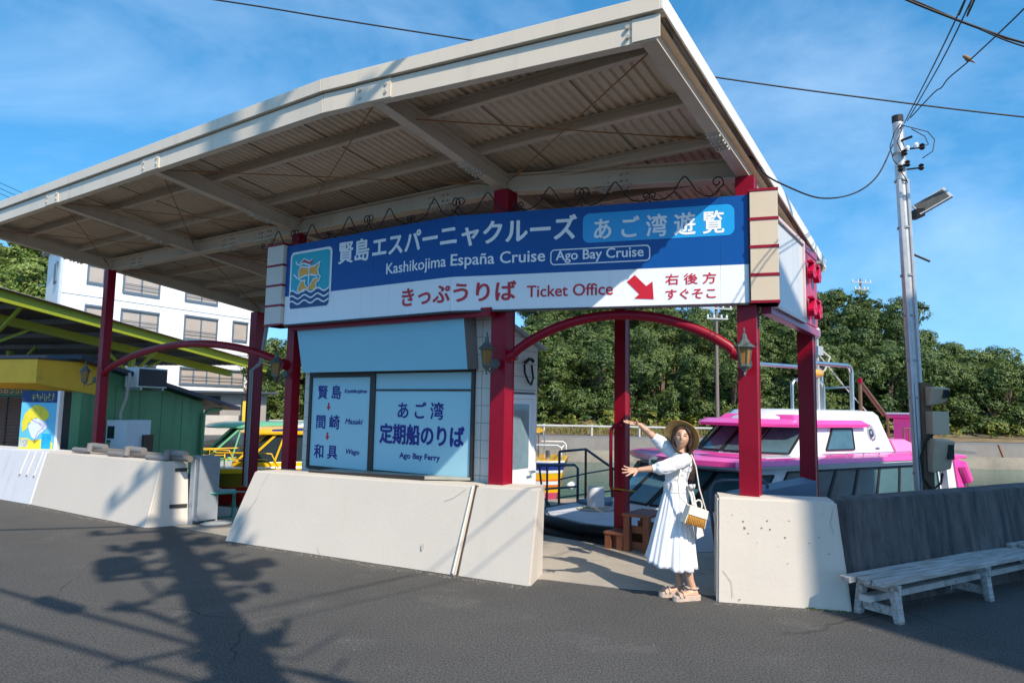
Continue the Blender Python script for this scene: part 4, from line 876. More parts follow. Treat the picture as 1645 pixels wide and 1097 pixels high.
def uwin(i, t0, t1, f0, f1, s0=0, s1=0):
    fr = MB(); c = [fpt(i, t0, f0), fpt(i, t1, f0), fpt(i, t1 + s1, f1), fpt(i, t0 + s0, f1)]
    for k in range(4): fr.bar(c[k], c[(k + 1) % 4], .028, .028)
    w_ = fr.build('window', BLACKRUB, PB); g = MB(); g.add([fpt(i, t0, f0, .016), fpt(i, t1, f0, .016), fpt(i, t1 + s1, f1, .016), fpt(i, t0 + s0, f1, .016)], [(0, 1, 2, 3)]); g.build('pane', WGL, w_)
for i in range(4): uwin(i, .06, .94, .06, .62)
uwin(6, .70, .42, .12, .62, 0, 0.03); uwin(4, .25, .5, .12, .62)
vis = [(.05, .36), (-.42, .85), (-.48, 1.45), (-.42, 2.05), (.05, 2.54), (2.1, 2.52), (2.1, .38)]
m = MB(); m.loft([[(p[0], p[1], 1.45) for p in vis], [(p[0], p[1], 1.50) for p in inset(vis, 1.01)], [(p[0] * .9 + .12, 1.45 + (p[1] - 1.45) * .93, 1.575) for p in vis]]); m.build('visor', PINK, PB, smooth=True, auto=35)
m = MB(); m.hexa([(.3, .6, 1.55), (1.2, .6, 1.55), (1.2, 2.3, 1.55), (.3, 2.3, 1.55)], [(.4, .7, 1.66), (1.2, .7, 1.66), (1.2, 2.2, 1.66), (.4, 2.2, 1.66)]); m.build('visor_hump', PINK, PB, bevel=.02)
# round emblem and a small grille on the white side
def US(s, v, off=0): return fpt(6, 1 - s, v, .014 + off)
NV = mat('dark emblem', (.03, .03, .06), .4)
def circ(cx_, cy_, rx, ry, n=28): return [(cx_ + rx * math.cos(k / n * 6.2832), cy_ + ry * math.sin(k / n * 6.2832)) for k in range(n)]
ring_flat(circ(.80, .52, .048, .20), circ(.80, .52, .043, .18), US, NV, 'emblem_ring', PB, .002); ring_flat(circ(.80, .52, .039, .165), circ(.80, .52, .036, .15), US, NV, 'emblem_ring', PB, .002)
ring_flat(circ(.80, .52, .026, .11), circ(.80, .53, .012, .055), US, NV, 'emblem_mark', PB, .002); flat([(.782, .44), (.788, .36), (.800, .43)], US, NV, 'emblem_mark', PB, .002)
m = MB()
for k in range(6): m.quad(US(.805 + k * .008, .10, .003), US(.810 + k * .008, .10, .003), US(.810 + k * .008, .16, .003), US(.805 + k * .008, .16, .003))
m.build('vent', NV, PB, recalc=False)
# roof rails, mast, horn
def hoop(m, a0, a1, c, z0, z1, r=.042):
    rr = .14; path = [(a0, c, z0), (a0, c, z1 - rr)] + [(a0 + rr - rr * math.cos(t), c, z1 - rr + rr * math.sin(t)) for t in [.4, .8, 1.2, 1.57]] + [(a1 - rr + rr * math.sin(t), c, z1 - rr + rr * math.cos(t)) for t in [0, .4, .8, 1.2, 1.57]] + [(a1, c, z0)]
    m.tube(path, r, 10)
m = MB(); hoop(m, .85, 2.38, .85, 1.7, 2.60); m.build('roof_rail', STEEL, PB, smooth=True, auto=50)
m = MB(); hoop(m, 1.0, 1.95, 1.15, 1.7, 2.30, .03); m.build('roof_rail', STEEL, PB, smooth=True, auto=50)
m = MB(); hoop(m, .75, 3.0, 1.9, 1.7, 2.62, .042); m.tube([(2.38, .85, 2.2), (3.0, 1.9, 2.2)], .02, 6); m.build('roof_rail', STEEL, PB, smooth=True, auto=50)
BRZ = mat('bronze rail', (.22, .12, .07), .35, metal=.5)
m = MB(); m.tube([(2.74, .9, 1.65), (2.74, .9, 2.36)], .034, 8); m.tube([(2.74, .9, 2.34), (3.62, .9, 1.66), (3.66, .9, 1.5), (3.66, .9, 1.0)], .025, 8); m.tube([(2.74, .9, 2.25), (3.5, .9, 1.66)], .015, 8); m.build('ladder_rail', BRZ, PB, smooth=True, auto=50)
m = MB(); m.tube([(2.74, .9, 2.28), (2.74, .9, 2.38)], .05, 8); m.build('rail_clamp', RED, PB)
m = MB(); m.tube([(3.66, .6, 1.0), (3.66, .6, 1.42), (4.6, .6, 1.42), (4.6, .6, 1.0)], .018, 6); m.tube([(3.66, .6, 1.15), (4.6, .6, 1.15)], .012, 6)
for k in range(4): m.tube([(3.85 + k * .2, .6, 1.0), (3.85 + k * .2, .6, 1.42)], .012, 6)
m.build('stern_rail', BRZ, PB)
m = MB(); m.tube([(1.70, 1.1, 1.7), (1.70, 1.1, 3.15)], .035, 8); m.box(1.62, 1.78, 1.02, 1.18, 2.78, 2.95); m.tube([(1.72, 1.1, 3.1), (1.72, 1.1, 3.85)], .012, 6); m.lathe([(.05, 3.1), (.07, 3.14), (.07, 3.26), (.05, 3.3)], 10, (1.70, 1.1, 0)); m.build('mast', mat('mast grey', (.40, .41, .41), .4, metal=.3), PB)
m = MB(); m.tube([(1.7, 1.1, 2.95), (1.95, 1.0, 2.75), (1.85, 1.05, 2.5), (1.75, 1.1, 2.4)], .02, 6); m.tube([(1.75, 1.1, 2.8), (2.4, 1.0, 2.2), (3.0, .95, 1.75)], .012, 5); m.build('mast_cable', mat('pale cable', (.55, .53, .48), .6), PB)
m = MB(); m.lathe([(.06, 0), (.075, .02), (.075, .28), (.06, .30)], 14); m.v = [Vector((1.2 + v.z, .9 + v.x, 2.42 + v.y)) for v in m.v]; m.build('horn', mat('amber lamp', (.62, .30, .06), .3), PB, smooth=True, auto=40)
# stern superstructure
m = MB(); m.hexa([(3.0, .35, .97), (4.2, .35, .97), (4.2, 2.4, .97), (3.0, 2.4, .97)], [(3.05, .5, 1.22), (3.5, .5, 1.22), (3.5, 2.4, 1.22), (3.05, 2.4, 1.22)]); m.build('aft_step', PINKP, PB, bevel=.03)
m = MB(); m.box(4.2, 4.5, .7, 1.1, .8, 1.62); m.box(4.1, 4.65, .65, 1.15, 1.62, 1.69); fz = m.build('funnel', PINK, PB, bevel=.02)
m = MB(); m.box(4.05, 4.7, .6, 1.2, 1.69, 1.73); m.build('funnel_cap', BWHITE, fz, bevel=.01)
m = MB(); m.hexa([(4.2, .02, .86), (5.0, .1, .84), (5.0, 2.8, .84), (4.2, 2.88, .86)], [(4.2, .02, .95), (5.0, .1, .91), (5.0, 2.8, .91), (4.2, 2.88, .95)]); m.build('stern_brim', PINK, PB, bevel=.015)
m = MB(); m.hexa([(4.30, .1, .05), (4.75, .1, .05), (4.75, .5, .05), (4.30, .5, .05)], [(4.15, .08, .84), (4.40, .08, .84), (4.40, .5, .84), (4.15, .5, .84)]); m.build('stern_pillar', BWHITE, PB)
m = MB(); m.hexa([(4.62, .06, .05), (4.95, .06, .05), (4.95, .5, .05), (4.62, .5, .05)], [(4.40, .05, .84), (4.66, .05, .84), (4.66, .5, .84), (4.40, .5, .84)]); m.tube([(4.62, .04, .75), (4.85, .04, .42)], .11, 12); m.build('stern_moulding', PINK, PB, bevel=.01)
m = MB(); m.tube([(4.9, .05, .0), (4.9, .05, .5), (4.75, .05, .52)], .012, 6); m.build('stern_hook', BRZ, PB)
# name card in the windscreen, deck bollard and rope
m = MB(); m.hexa([(-1.70, 1.5, .70), (-1.62, .95, .70), (-1.55, .95, .70), (-1.63, 1.5, .70)], [(-1.70, 1.5, .93), (-1.62, .95, .93), (-1.55, .95, .93), (-1.63, 1.5, .93)]); m.v = [v + Vector((-.28, .25, .0)) for v in m.v]; nb = m.build('name_card', BWHITE, PB)
text_obj('賢島', 0, 1, 0, 1, lambda s, v, o: Vector((-1.97, 1.70, .75)) + Vector((.06, -.42, 0)) * s + Vector((0, 0, .13)) * v + Vector((-.012, -.002, 0)), TEAL, 'lettering', PB, .02)
m = MB(); m.lathe([(.30, .085), (.31, .10), (.20, .115)], 20, (-2.9, 2.0, 0)); m.lathe([(.20, .10), (.20, .13), (.17, .135)], 20, (-2.9, 2.0, 0)); m.build('rope_coil', mat('pale rope', (.5, .46, .38), .85, bump=.6, bscale=90), PB, smooth=True, auto=40)
m = MB(); m.lathe([(.14, .1), (.135, .42), (.13, .44)], 16, (-2.9, 2.0, 0)); m.build('bollard', BWHITE, PB, smooth=True, auto=40)
m = MB(); m.box(-2.75, -2.0, 2.2, 2.7, .085, .16); m.build('deck_hatch', mat('blue grey hatch', (.16, .22, .30), .5), PB, bevel=.03)
for pth in ([(-3.7, .55, .1), (-3.9, .4, -.05), (-3.8, .38, -.15)], [(-3.3, .3, .1), (-3.35, .1, -.05), (-3.3, .1, -.16)]):
    m = MB(); m.tube(pth, .018, 6); m.build('lashing', mat('white lashing', (.6, .58, .52), .8), PB)

# ------------------------------------------------------------------ small passenger boats
def small_boat(name, label, loc, rz, c_hull, c_cab, c_roof, c_rail, L_=7.0, Wd=2.2, zr=1.1, zg=.2, stripe=None, cab0=1.7, group=None, bottom=None):
    o = thing(name, label, 'boat', loc, rz, group); hw = Wd / 2
    def ring(k, z, sh): return [(sh, 0, z), (sh + .5, -hw * .55 * k, z), (sh + 1.3, -hw * .9 * k, z), (sh + 2.4, -hw * k, z), (L_, -hw * .95 * k, z), (L_, hw * .95 * k, z), (sh + 2.4, hw * k, z), (sh + 1.3, hw * .9 * k, z), (sh + .5, hw * .55 * k, z)]
    m = MB(); m.loft([ring(.72, -1.25, .8), ring(.9, -.5, .35), ring(1, zg - .12, .03)]); m.build('hull', c_hull, o, smooth=True, auto=35)
    if bottom: m = MB(); m.loft([ring(.725, -1.25, .79), ring(.885, -.62, .40)]); m.build('boot_stripe', bottom, o)
    m = MB(); m.loft([ring(1.02, zg - .12, .0), ring(1.02, zg, -.02)]); m.build('gunwale', stripe or c_cab, o)
    m = MB(); m.loft([ring(.93, zg, .1), ring(.92, zg + .03, .12)]); m.build('deck', BWHITE, o)
    zc = zg + .16; a = hw * .78
    cb = [(cab0, -a * .75), (cab0 + .25, -a), (L_ - .6, -a), (L_ - .6, a), (cab0 + .25, a), (cab0, a * .75)]
    m = MB(); m.prism([(p[0] - .1 if p[0] < cab0 + .1 else p[0], p[1]) for p in cb], zg, zc); m.build('coaming', c_cab, o, bevel=.02)
    rk = .55 * (zr - zc) / .6
    ct = [(p[0] + (rk if p[0] < cab0 + .3 else 0), p[1] * .96) for p in cb]
    m = MB(); m.loft([[(p[0], p[1], zc) for p in cb], [(p[0], p[1], zr - .1) for p in ct]]); m.build('window_glass', GLASS, o)
    for i in range(len(cb)):
        if True:
            P0, P1 = Vector((*cb[i], zc)), Vector((*ct[i], zr - .08)); m = MB(); m.bar(P0, P1, .06, .06, (1, 0, 0)); m.build('pillar', c_cab, o)
    for xx in (cab0 + 1.0, cab0 + 2.2, cab0 + 3.4):
        for s in (-1, 1):
            m = MB(); m.bar((xx, s * a * 1.005, zc), (xx + .25 * (xx < cab0 + 1.2), s * a * .965, zr - .08), .055, .05, (1, 0, 0)); m.build('pillar', c_cab, o)
    def rr(k, z, x0): return [(x0, 0, z), (x0 + .12, -hw * .45 * k, z), (x0 + .45, -hw * .82 * k, z), (L_ - .3, -hw * .86 * k, z), (L_ - .3, hw * .86 * k, z), (x0 + .45, hw * .82 * k, z), (x0 + .12, hw * .45 * k, z)]
    m = MB(); m.loft([rr(1, zr - .1, cab0 + .05), rr(1.01, zr - .06, cab0 + .02), rr(.9, zr + .03, cab0 + .2), rr(.55, zr + .10, cab0 + .7)]); m.build('roof', c_roof, o, smooth=True, auto=45)
    m = MB(); m.tube([(.3, -hw * .4, zg), (.75, -hw * .62, zg + .42), (cab0 + .6, -hw * .98, zg + .42), (cab0 + .9, -hw, zg + .40), (cab0 + 1.1, -hw, zg)], .02, 6); m.tube([(.55, -hw * .55, zg + .24), (cab0 + .8, -hw * .97, zg + .24)], .016, 6)
    for t in (.9, 1.4, 2.0): m.tube([(t, -hw * (.62 + (t - .75) * .22), zg), (t, -hw * (.62 + (t - .75) * .22), zg + .42)], .016, 6)
    m.build('rail', c_rail, o, smooth=True)
    m = MB(); m.tube([(.3, hw * .4, zg), (.75, hw * .62, zg + .42), (cab0 + .6, hw * .98, zg + .42), (cab0 + 1.1, hw, zg)], .02, 6); m.build('rail', c_rail, o, smooth=True)
    return o
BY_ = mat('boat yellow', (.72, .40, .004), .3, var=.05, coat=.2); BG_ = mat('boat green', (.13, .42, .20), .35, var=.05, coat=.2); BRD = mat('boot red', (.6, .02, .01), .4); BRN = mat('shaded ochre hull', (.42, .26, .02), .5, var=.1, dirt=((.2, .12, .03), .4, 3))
NBL = mat('boat navy', (.015, .03, .20), .35); BOR = mat('boat orange', (.75, .16, .01), .4)
gb = small_boat('green_boat', 'green cabin boat with yellow rails moored beyond the gap between the walls', (-12.3, 23.4, 0), math.atan2(.36, .93), BRN, BG_, BG_, BY_, 11, 2.7, .93, -.30, BY_, bottom=BRD)
yb = small_boat('yellow_boat', 'yellow cabin boat with yellow rails seen between the dark red posts', (-9.5, 19.4, 0), math.atan2(.36, .93), BRN, BY_, BY_, BY_, 10, 2.6, .92, -.10, BY_, bottom=BRD)
m = MB(); m.bar((2.6, -1.0, .93), (4.2, -1.02, 1.02), .03, .06); m.bar((4.2, -1.02, 1.02), (9.5, -1.02, 1.04), .03, .06); m.build('navy_band', NBL, yb)
m = MB(); m.lathe([(.0, 0), (.03, .0), (.03, .25), (.16, .30), (.16, .36), (.0, .40)], 14, (5.2, .2, 1.02)); m.build('radar', BWHITE, yb, smooth=True, auto=40)
m = MB(); m.hexa([(3.2, -.4, 1.0), (8.8, -.4, 1.0), (8.8, .8, 1.0), (3.2, .8, 1.0)], [(3.5, -.4, 1.12), (8.8, -.4, 1.12), (8.8, .8, 1.12), (3.5, .8, 1.12)]); m.build('roof_box', BWHITE, yb, bevel=.03)
m = MB(); m.tube([(.25, -.3, -.1), (1.5, -4.5, -.3), (3.0, -8.2, .02)], .018, 6); m.build('mooring_rope', mat('mooring rope', (.55, .52, .48), .8), yb)
# striped boat between booth and rear post
sb = thing('striped_boat', 'yellow boat with navy, white and orange stripes moored behind the ticket booth', 'boat', (1.66, 20, 0), R(180 - 8))
def sring(z0, k): return [(0, -.9 * k, z0), (.4, -1.2 * k, z0), (6, -1.2 * k, z0), (6, 1.2 * k, z0), (.4, 1.2 * k, z0), (0, .9 * k, z0)]
def sband(z0, z1, mt, name, k0=1.0, sh=.0):
    m = MB(); f = lambda z: .86 + .14 * (z + 1.2) / 1.5
    x = lambda z: .35 * (1 - (z + 1.2) / 1.5)
    m.loft([[(p[0] + x(z0), p[1], p[2]) for p in sring(z0, f(z0) * k0)], [(p[0] + x(z1), p[1], p[2]) for p in sring(z1, f(z1) * k0)]]); return m.build(name, mt, sb)
sband(-1.2, .28, BY_, 'hull'); sband(-1.2, -.62, mat('boot pink', (.5, .06, .12), .4), 'boot_stripe', 1.006)
sband(.0, .20, NBL, 'navy_band', 1.006); sband(-.08, -.005, BWHITE, 'white_band', 1.007); sband(.205, .26, BWHITE, 'white_band', 1.007); sband(-.30, -.25, BOR, 'orange_band', 1.006); sband(-.40, -.305, BWHITE, 'white_band', 1.006); sband(-.46, -.405, BOR, 'orange_band', 1.006)
m = MB(); m.tube([(.1, 1.1, .28), (.1, 1.1, .62), (.2, 1.1, .68), (1.3, 1.1, .68), (1.3, 1.1, .28)], .02, 6); m.tube([(.1, -1.1, .28), (.1, -1.1, .62), (.2, -1.1, .68), (1.6, -1.1, .68), (1.6, -1.1, .28)], .02, 6); m.tube([(.1, -1.1, .62), (.1, 1.1, .62)], .02, 6); m.build('rail', BWHITE, sb, smooth=True)
m = MB(); m.box(1.4, 5, -.9, .9, .28, .95); m.build('cabin', BWHITE, sb, bevel=.04)
m = MB(); m.hexa([(.72, -1.0, 1.0), (5.2, -1.0, 1.0), (5.2, 1.0, 1.0), (.72, 1.0, 1.0)], [(.9, -1.0, 1.1), (5.2, -1.0, 1.1), (5.2, 1.0, 1.1), (.9, 1.0, 1.1)]); m.build('canopy', BY_, sb, bevel=.03)
m = MB(); m.tube([(.75, .9, .28), (.75, .9, 1.0)], .025, 6); m.tube([(.75, -.9, .28), (.75, -.9, 1.0)], .025, 6); m.build('canopy_pole', STEEL, sb)
m = MB(); m.tube([(.5, .8, .28), (.5, .8, .52)], .07, 8); m.tube([(.9, .2, .28), (.9, .2, .5)], .08, 8); m.build('bollard', STEEL, sb)
m = MB(); m.tube([(-.16, .3, -.45), (-.12, .75, -.45)], .10, 10); m.build('fender', BWHITE, sb, smooth=True)
# ------------------------------------------------------------------ far shore, wooded hill
def hill(x, y):
    """ground height beyond the far water"""
    t = max(0.0, min(1.0, (y - 43.0) / 17.0)); rise = t * t * (3 - 2 * t) * 6.6
    end = max(0.0, min(1.0, (42.5 - x) / 15.0)); end = end * end * (3 - 2 * end)
    h = .30 + rise * (0.12 + 0.88 * end) * max(0.0, min(1.0, (x + 18) / 4)) * (1 + .12 * math.sin(x * .21 + 1))
    if y > 75: t2 = min(1, (y - 75) / 40); h += t2 * (5.0 + 2 * math.sin(x * .05)) * (1 if x > 20 else .5)
    if x < -26: t3 = min(1, (-26 - x) / 30); h += t3 * max(0, min(1, (y - 52) / 30)) * 14
    return h + .25 * noise.noise(Vector((x * .3, y * .3, 0)))
SOIL = mat('dry bank', (.16, .12, .07), .95, var=.35, scale=.6, dirt=((.07, .09, .03), .7, .8), bump=.6, bscale=6)
m = MB(); xs = [-110 + 4 * i for i in range(66)]; ys = [43 + 2.5 * j for j in range(36)]
for y in ys:
    for x in xs: m.v.append(Vector((x, y, hill(x, y))))
nx_ = len(xs)
for j in range(len(ys) - 1):
    for i in range(nx_ - 1): m.f.append((j * nx_ + i, j * nx_ + i + 1, (j + 1) * nx_ + i + 1, (j + 1) * nx_ + i))
tag(m.build('hills', SOIL, smooth=True), kind='structure')
m = MB(); m.box(-140, 150, 37.2, 43.4, -2.5, .10); tag(m.build('shore_road', mat('shore asphalt', (.17, .165, .16), .9, var=.15, scale=.3)), kind='structure')
m = MB()
random.seed(9)
for i in range(90):
    x = -40 + i; 
m = MB(); m.add([(-110, 41.2, .12), (150, 41.2, .12), (150, 44.5, .42), (-110, 44.5, .42)], [(0, 1, 2, 3)]); tag(m.build('verge', mat('verge', (.17, .12, .06), .95, var=.5, scale=.8, dirt=((.08, .11, .03), .6, 1.2), bump=.8, bscale=12)), kind='structure')
SW = mat('tidal seawall concrete', (.24, .215, .19), .9, var=.2, scale=.5, dirt=((.10, .09, .08), .55, .9), bump=.5, bscale=8)
SW2 = mat('upper seawall concrete', (.17, .16, .145), .9, var=.18, scale=.4, streak=((.16, .12, .10), .5, 1.2), bump=.4, bscale=6)
o = thing('sea_wall', 'long grey concrete sea wall with a pale tidal slope along the far shore', 'sea wall', (0, 37, 0))
m = MB(); m.hexa([(-140, -1.2, -2), (150, -1.2, -2), (150, .3, -2), (-140, .3, -2)], [(-140, -.25, -.50), (150, -.25, -.50), (150, .3, -.50), (-140, .3, -.50)]); m.build('tidal_slope', mat('pebbly tidal slope', (.185, .165, .13), .95, var=.3, scale=1.2, dirt=((.13, .115, .09), .5, 2.0), bump=.9, bscale=14), o)
m = MB(); m.hexa([(-140, -.22, -.50), (150, -.22, -.50), (150, .35, -.50), (-140, .35, -.50)], [(-140, -.05, .14), (150, -.05, .14), (150, .35, .14), (-140, .35, .14)]); m.build('wall_face', SW2, o)
m = MB()
for x in (26.3, 29.6, 33.1): m.bar((x, -.24, -.5), (x - .1, -.06, .16), .10, .03)
m.build('rust_stain', mat('rust stain', (.20, .07, .03), .9), o)
# guard rail
GRAIL = mat('white guard rail', (.48, .48, .46), .5, var=.1)
o = thing('guard_rail', 'white steel guard rail along the far shore road', 'guard rail', (0, 41.0, .12))
m = MB(); m.box(-60, 22, -.03, .03, .50, .60); m.box(-60, 22, -.045, -.03, .53, .57); m.build('rail_beam', GRAIL, o)
for k in range(28):
    m = MB(); m.tube([(-55 + k * 2.85, .06, -.1), (-55 + k * 2.85, .06, .64)], .06, 8); m.build('post', GRAIL, o)
# utility poles on the far shore
def util_pole(loc, h, label):
    o = thing('utility_pole', label, 'utility pole', loc, R(8), 'far utility poles')
    m = MB(); m.tube([(0, 0, 0), (0, 0, h)], [.13, .09], 10); m.build('pole', mat('weathered far pole', (.17, .13, .12), .8, var=.1), o, smooth=True, auto=40)
    for z, w_ in ((h - .35, 1.0), (h - 1.0, .7)):
        m = MB(); m.bar((-w_, -.14, z), (w_, -.14, z), .09, .09); m.build('crossarm', mat('crossarm', (.35, .36, .36), .6), o)
        for s in (-.9, -.3, .4, .9):
            m = MB(); m.lathe([(.03, .04), (.07, .08), (.05, .16), (.07, .2), (.03, .26)], 8, (s * w_, -.14, z)); m.build('insulator', BWHITE, o)
    return o
util_pole((12.95, 43.0, .2), 8.3, 'tall concrete utility pole at the foot of the wooded hill'); util_pole((32.5, 63, 8.6), 5.6, 'small utility pole rising above the trees on the hill crest')
tag((lambda m: m.tube([(34.2, 50, .3), (34.2, 50, 2.2)], .05, 6))(MB()).build('marker_post', GRAIL), 'thin white marker post standing below the far trees', 'post')

# ------------------------------------------------------------------ trees
def leaf_mat(name, c0, c1, c2):
    m = bpy.data.materials.new(name); m.use_nodes = True; nt = m.node_tree; N = nt.nodes; L = nt.links; bs = N['Principled BSDF']
    tc = N.new('ShaderNodeTexCoord'); oi = N.new('ShaderNodeObjectInfo')
    n = N.new('ShaderNodeTexNoise'); n.inputs['Scale'].default_value = 1.3; n.inputs['Detail'].default_value = 5; L.new(tc.outputs['Object'], n.inputs['Vector'])
    g = N.new('ShaderNodeNewGeometry')
    a = N.new('ShaderNodeMath'); a.operation = 'MULTIPLY_ADD'; a.inputs[1].default_value = .55; L.new(g.outputs['Random Per Island'], a.inputs[0])
    b_ = N.new('ShaderNodeMath'); b_.operation = 'MULTIPLY_ADD'; b_.inputs[1].default_value = .22; L.new(oi.outputs['Random'], b_.inputs[0]); b_.inputs[2].default_value = -.27
    s = N.new('ShaderNodeMath'); s.operation = 'ADD'; L.new(n.outputs['Fac'], s.inputs[0]); L.new(b_.outputs[0], s.inputs[1]); L.new(s.outputs[0], a.inputs[2])
    r = N.new('ShaderNodeValToRGB'); e = r.color_ramp.elements; e[0].position = .18; e[0].color = (*c0, 1); e[1].position = .95; e[1].color = (*c2, 1); k = e.new(.55); k.color = (*c1, 1)
    L.new(a.outputs[0], r.inputs['Fac']); L.new(r.outputs[0], bs.inputs['Base Color']); bs.inputs['Roughness'].default_value = .55
    tr = N.new('ShaderNodeBsdfTranslucent'); L.new(r.outputs[0], tr.inputs['Color']); mx = N.new('ShaderNodeMixShader'); mx.inputs[0].default_value = .22
    L.new(bs.outputs[0], mx.inputs[1]); L.new(tr.outputs[0], mx.inputs[2]); L.new(mx.outputs[0], N['Material Output'].inputs['Surface']); return m
LEAF = leaf_mat('dark evergreen leaves', (.022, .048, .011), (.070, .122, .027), (.18, .225, .048))
LEAFL = leaf_mat('light green leaves', (.06, .11, .018), (.15, .22, .04), (.30, .34, .08))
LEAFY = leaf_mat('yellow green leaves', (.05, .07, .012), (.15, .17, .022), (.30, .30, .04))
BARK = mat('bark', (.13, .09, .065), .9, var=.3, scale=8, bump=.7, bscale=30)
def leaf_cloud(rng, blobs, n, size):
    """many small leaf sprays spread through the shells of several clumps"""
    v, f = [], []
    tot = sum(b[3] ** 2 for b in blobs)
    for (cx_, cy_, cz, r) in blobs:
        nl = int(n * r * r / tot); subs = []
        for _ in range(max(5, nl // 26)):          # each clump is broken into small sprays at uneven distances
            d = Vector((rng.gauss(0, 1), rng.gauss(0, 1), rng.gauss(0, 1) + .25)).normalized(); subs.append((d, rng.uniform(.62, 1.18), rng.uniform(.12, .26)))
        for _ in range(nl):
            sd, sr, sw = rng.choice(subs); d = (sd + Vector((rng.gauss(0, sw), rng.gauss(0, sw), rng.gauss(0, sw * .7)))).normalized(); rad = r * sr * rng.uniform(.86, 1.1)
            p = Vector((cx_, cy_, cz)) + Vector((d.x, d.y, d.z * .82)) * rad
            nr = (d + Vector((rng.gauss(0, .38), rng.gauss(0, .38), rng.gauss(0, .38) + .2))).normalized()
            t = nr.cross(Vector((rng.gauss(0, 1), rng.gauss(0, 1), rng.gauss(0, 1)))).normalized(); s_ = nr.cross(t); sz = size * rng.uniform(.6, 1.35); k = len(v)
            v += [p - t * sz, p - s_ * sz * .55 + nr * sz * .12, p + t * sz, p + s_ * sz * .55 + nr * sz * .12]; f.append((k, k + 1, k + 2, k + 3))
    return v, f
def tree_proto(seed, h, r, n, size, name, label, lm, group):
    rng = random.Random(seed); o = thing(name, label, 'tree', (0, 0, -200), 0, group); blobs = []
    nb = 24
    for k in range(nb):
        a = rng.uniform(0, 6.28); q = math.sqrt(rng.random()); zz = rng.uniform(.10, .95); env = math.sqrt(max(.05, 1 - ((zz - .52) / .5) ** 2))
        blobs.append((r * q * env * math.cos(a) * .85, r * q * env * math.sin(a) * .85, h * zz, r * rng.uniform(.20, .42)))
    m = MB(); m.v, m.f = leaf_cloud(rng, blobs, n, size); cr_ = m.build('crown', lm, o, recalc=False)
    m = MB(); m.tube([(0, 0, -.8), (.05, .03, h * .3), (-.04, .08, h * .6), (.02, .02, h * .8)], [.16, .13, .09, .03], 7)
    for b_ in blobs[:6]:
        m.tube([(0, 0, h * .28), (b_[0] * .5, b_[1] * .5, (h * .28 + b_[2]) / 2 + .1), (b_[0], b_[1], b_[2])], [.08, .05, .02], 5)
    m.build('trunk', BARK, o); return o
HL = 'dense dark evergreen tree on the wooded hill across the water'
protos = [tree_proto(11 + k, 4.8, 2.15, 19000, .066, 'hill_tree', HL, LEAF, 'trees on the far hill') for k in range(5)]
rng = random.Random(5); used = [False] * 5
def plant(protos, used, x, y, z, s, label=None, rngs=rng):
    k = rngs.randrange(len(protos)); o = protos[k]
    if used[k]: o = copy_tree(o)
    used[k] = True
    o.location = (x, y, z); o.rotation_euler = (0, 0, rngs.uniform(0, 6.28)); o.scale = (s * rngs.uniform(.9, 1.15), s * rngs.uniform(.9, 1.15), s * rngs.uniform(.85, 1.15))
    return o
cnt = 0
for row, y in enumerate((45.6, 48.2, 51.0, 54.0, 57.2, 60.5, 63.5)):
    x = -.345 * y + (row % 2) * 1.2
    while x < 40.5:
        xx_ = x + rng.uniform(-.8, .8); yy_ = y + rng.uniform(-1.0, 1.0)
        s = rng.uniform(.85, 1.2) * (1.0 if xx_ < 34 else .85)
        if not (-9 < xx_ < 1.5 and row > 1): plant(protos, used, xx_, yy_, hill(xx_, yy_) - .25, s); cnt += 1
        x += 2.35 + .12 * row
# farther wood on the right and behind the building on the left
far = [tree_proto(41 + k, 6.0, 2.8, 9000, .12, 'far_tree', 'rounded green tree in the farther wood beyond the end of the hill', LEAF, 'trees of the farther wood') for k in range(2)]
uf = [False] * 2
for row, y in enumerate((84, 92, 101)):
    for i in range(13):
        x = 47 + i * 4.4 + (row % 2) * 2 + row * 4 + rng.uniform(-1, 1); plant(far, uf, x, y + rng.uniform(-2, 2), hill(x, y) - .6 - (1.0 if row == 0 else 0), rng.uniform(.72, .95))
for i in range(9):
    x = 38.5 + i * 3.2; plant(far, uf, x, 66 + (x - 38) * .55 + rng.uniform(-1, 1), hill(x, 66) - .5, rng.uniform(.62, .85))
lt = [tree_proto(61 + k, 7.0, 3.4, 9000, .16, 'hillside_tree', 'light green tree on the sunny hillside behind the white building', LEAFL, 'trees on the left hillside') for k in range(2)]
ul = [False] * 2
for row, (y, x0) in enumerate(((66, -66), (74, -72), (82, -78))):
    for i in range(9):
        x = x0 + i * 4.6 + rng.uniform(-1.2, 1.2); plant(lt, ul, x, y + rng.uniform(-2, 2), hill(x, y) - .8, rng.uniform(.9, 1.2))
for (rx_, y) in ((-.755, 70), (-.735, 66), (-.715, 72), (-.70, 66), (-.685, 74), (-.665, 70), (-.69, 84), (-.73, 84), (-.66, 82), (-.65, 64)):
    plant(lt, ul, rx_ * y, y, hill(rx_ * y, y) + (-1.2 if y < 75 else 1.0), 1.15)
for i in range(3):
    x = -14.6 + i * 1.7; plant(protos, used, x, 40.5 + rng.uniform(-.5, 1.5) + (44 - 40) * (x > -19), hill(x, 43.5) - .2, rng.uniform(.95, 1.2))
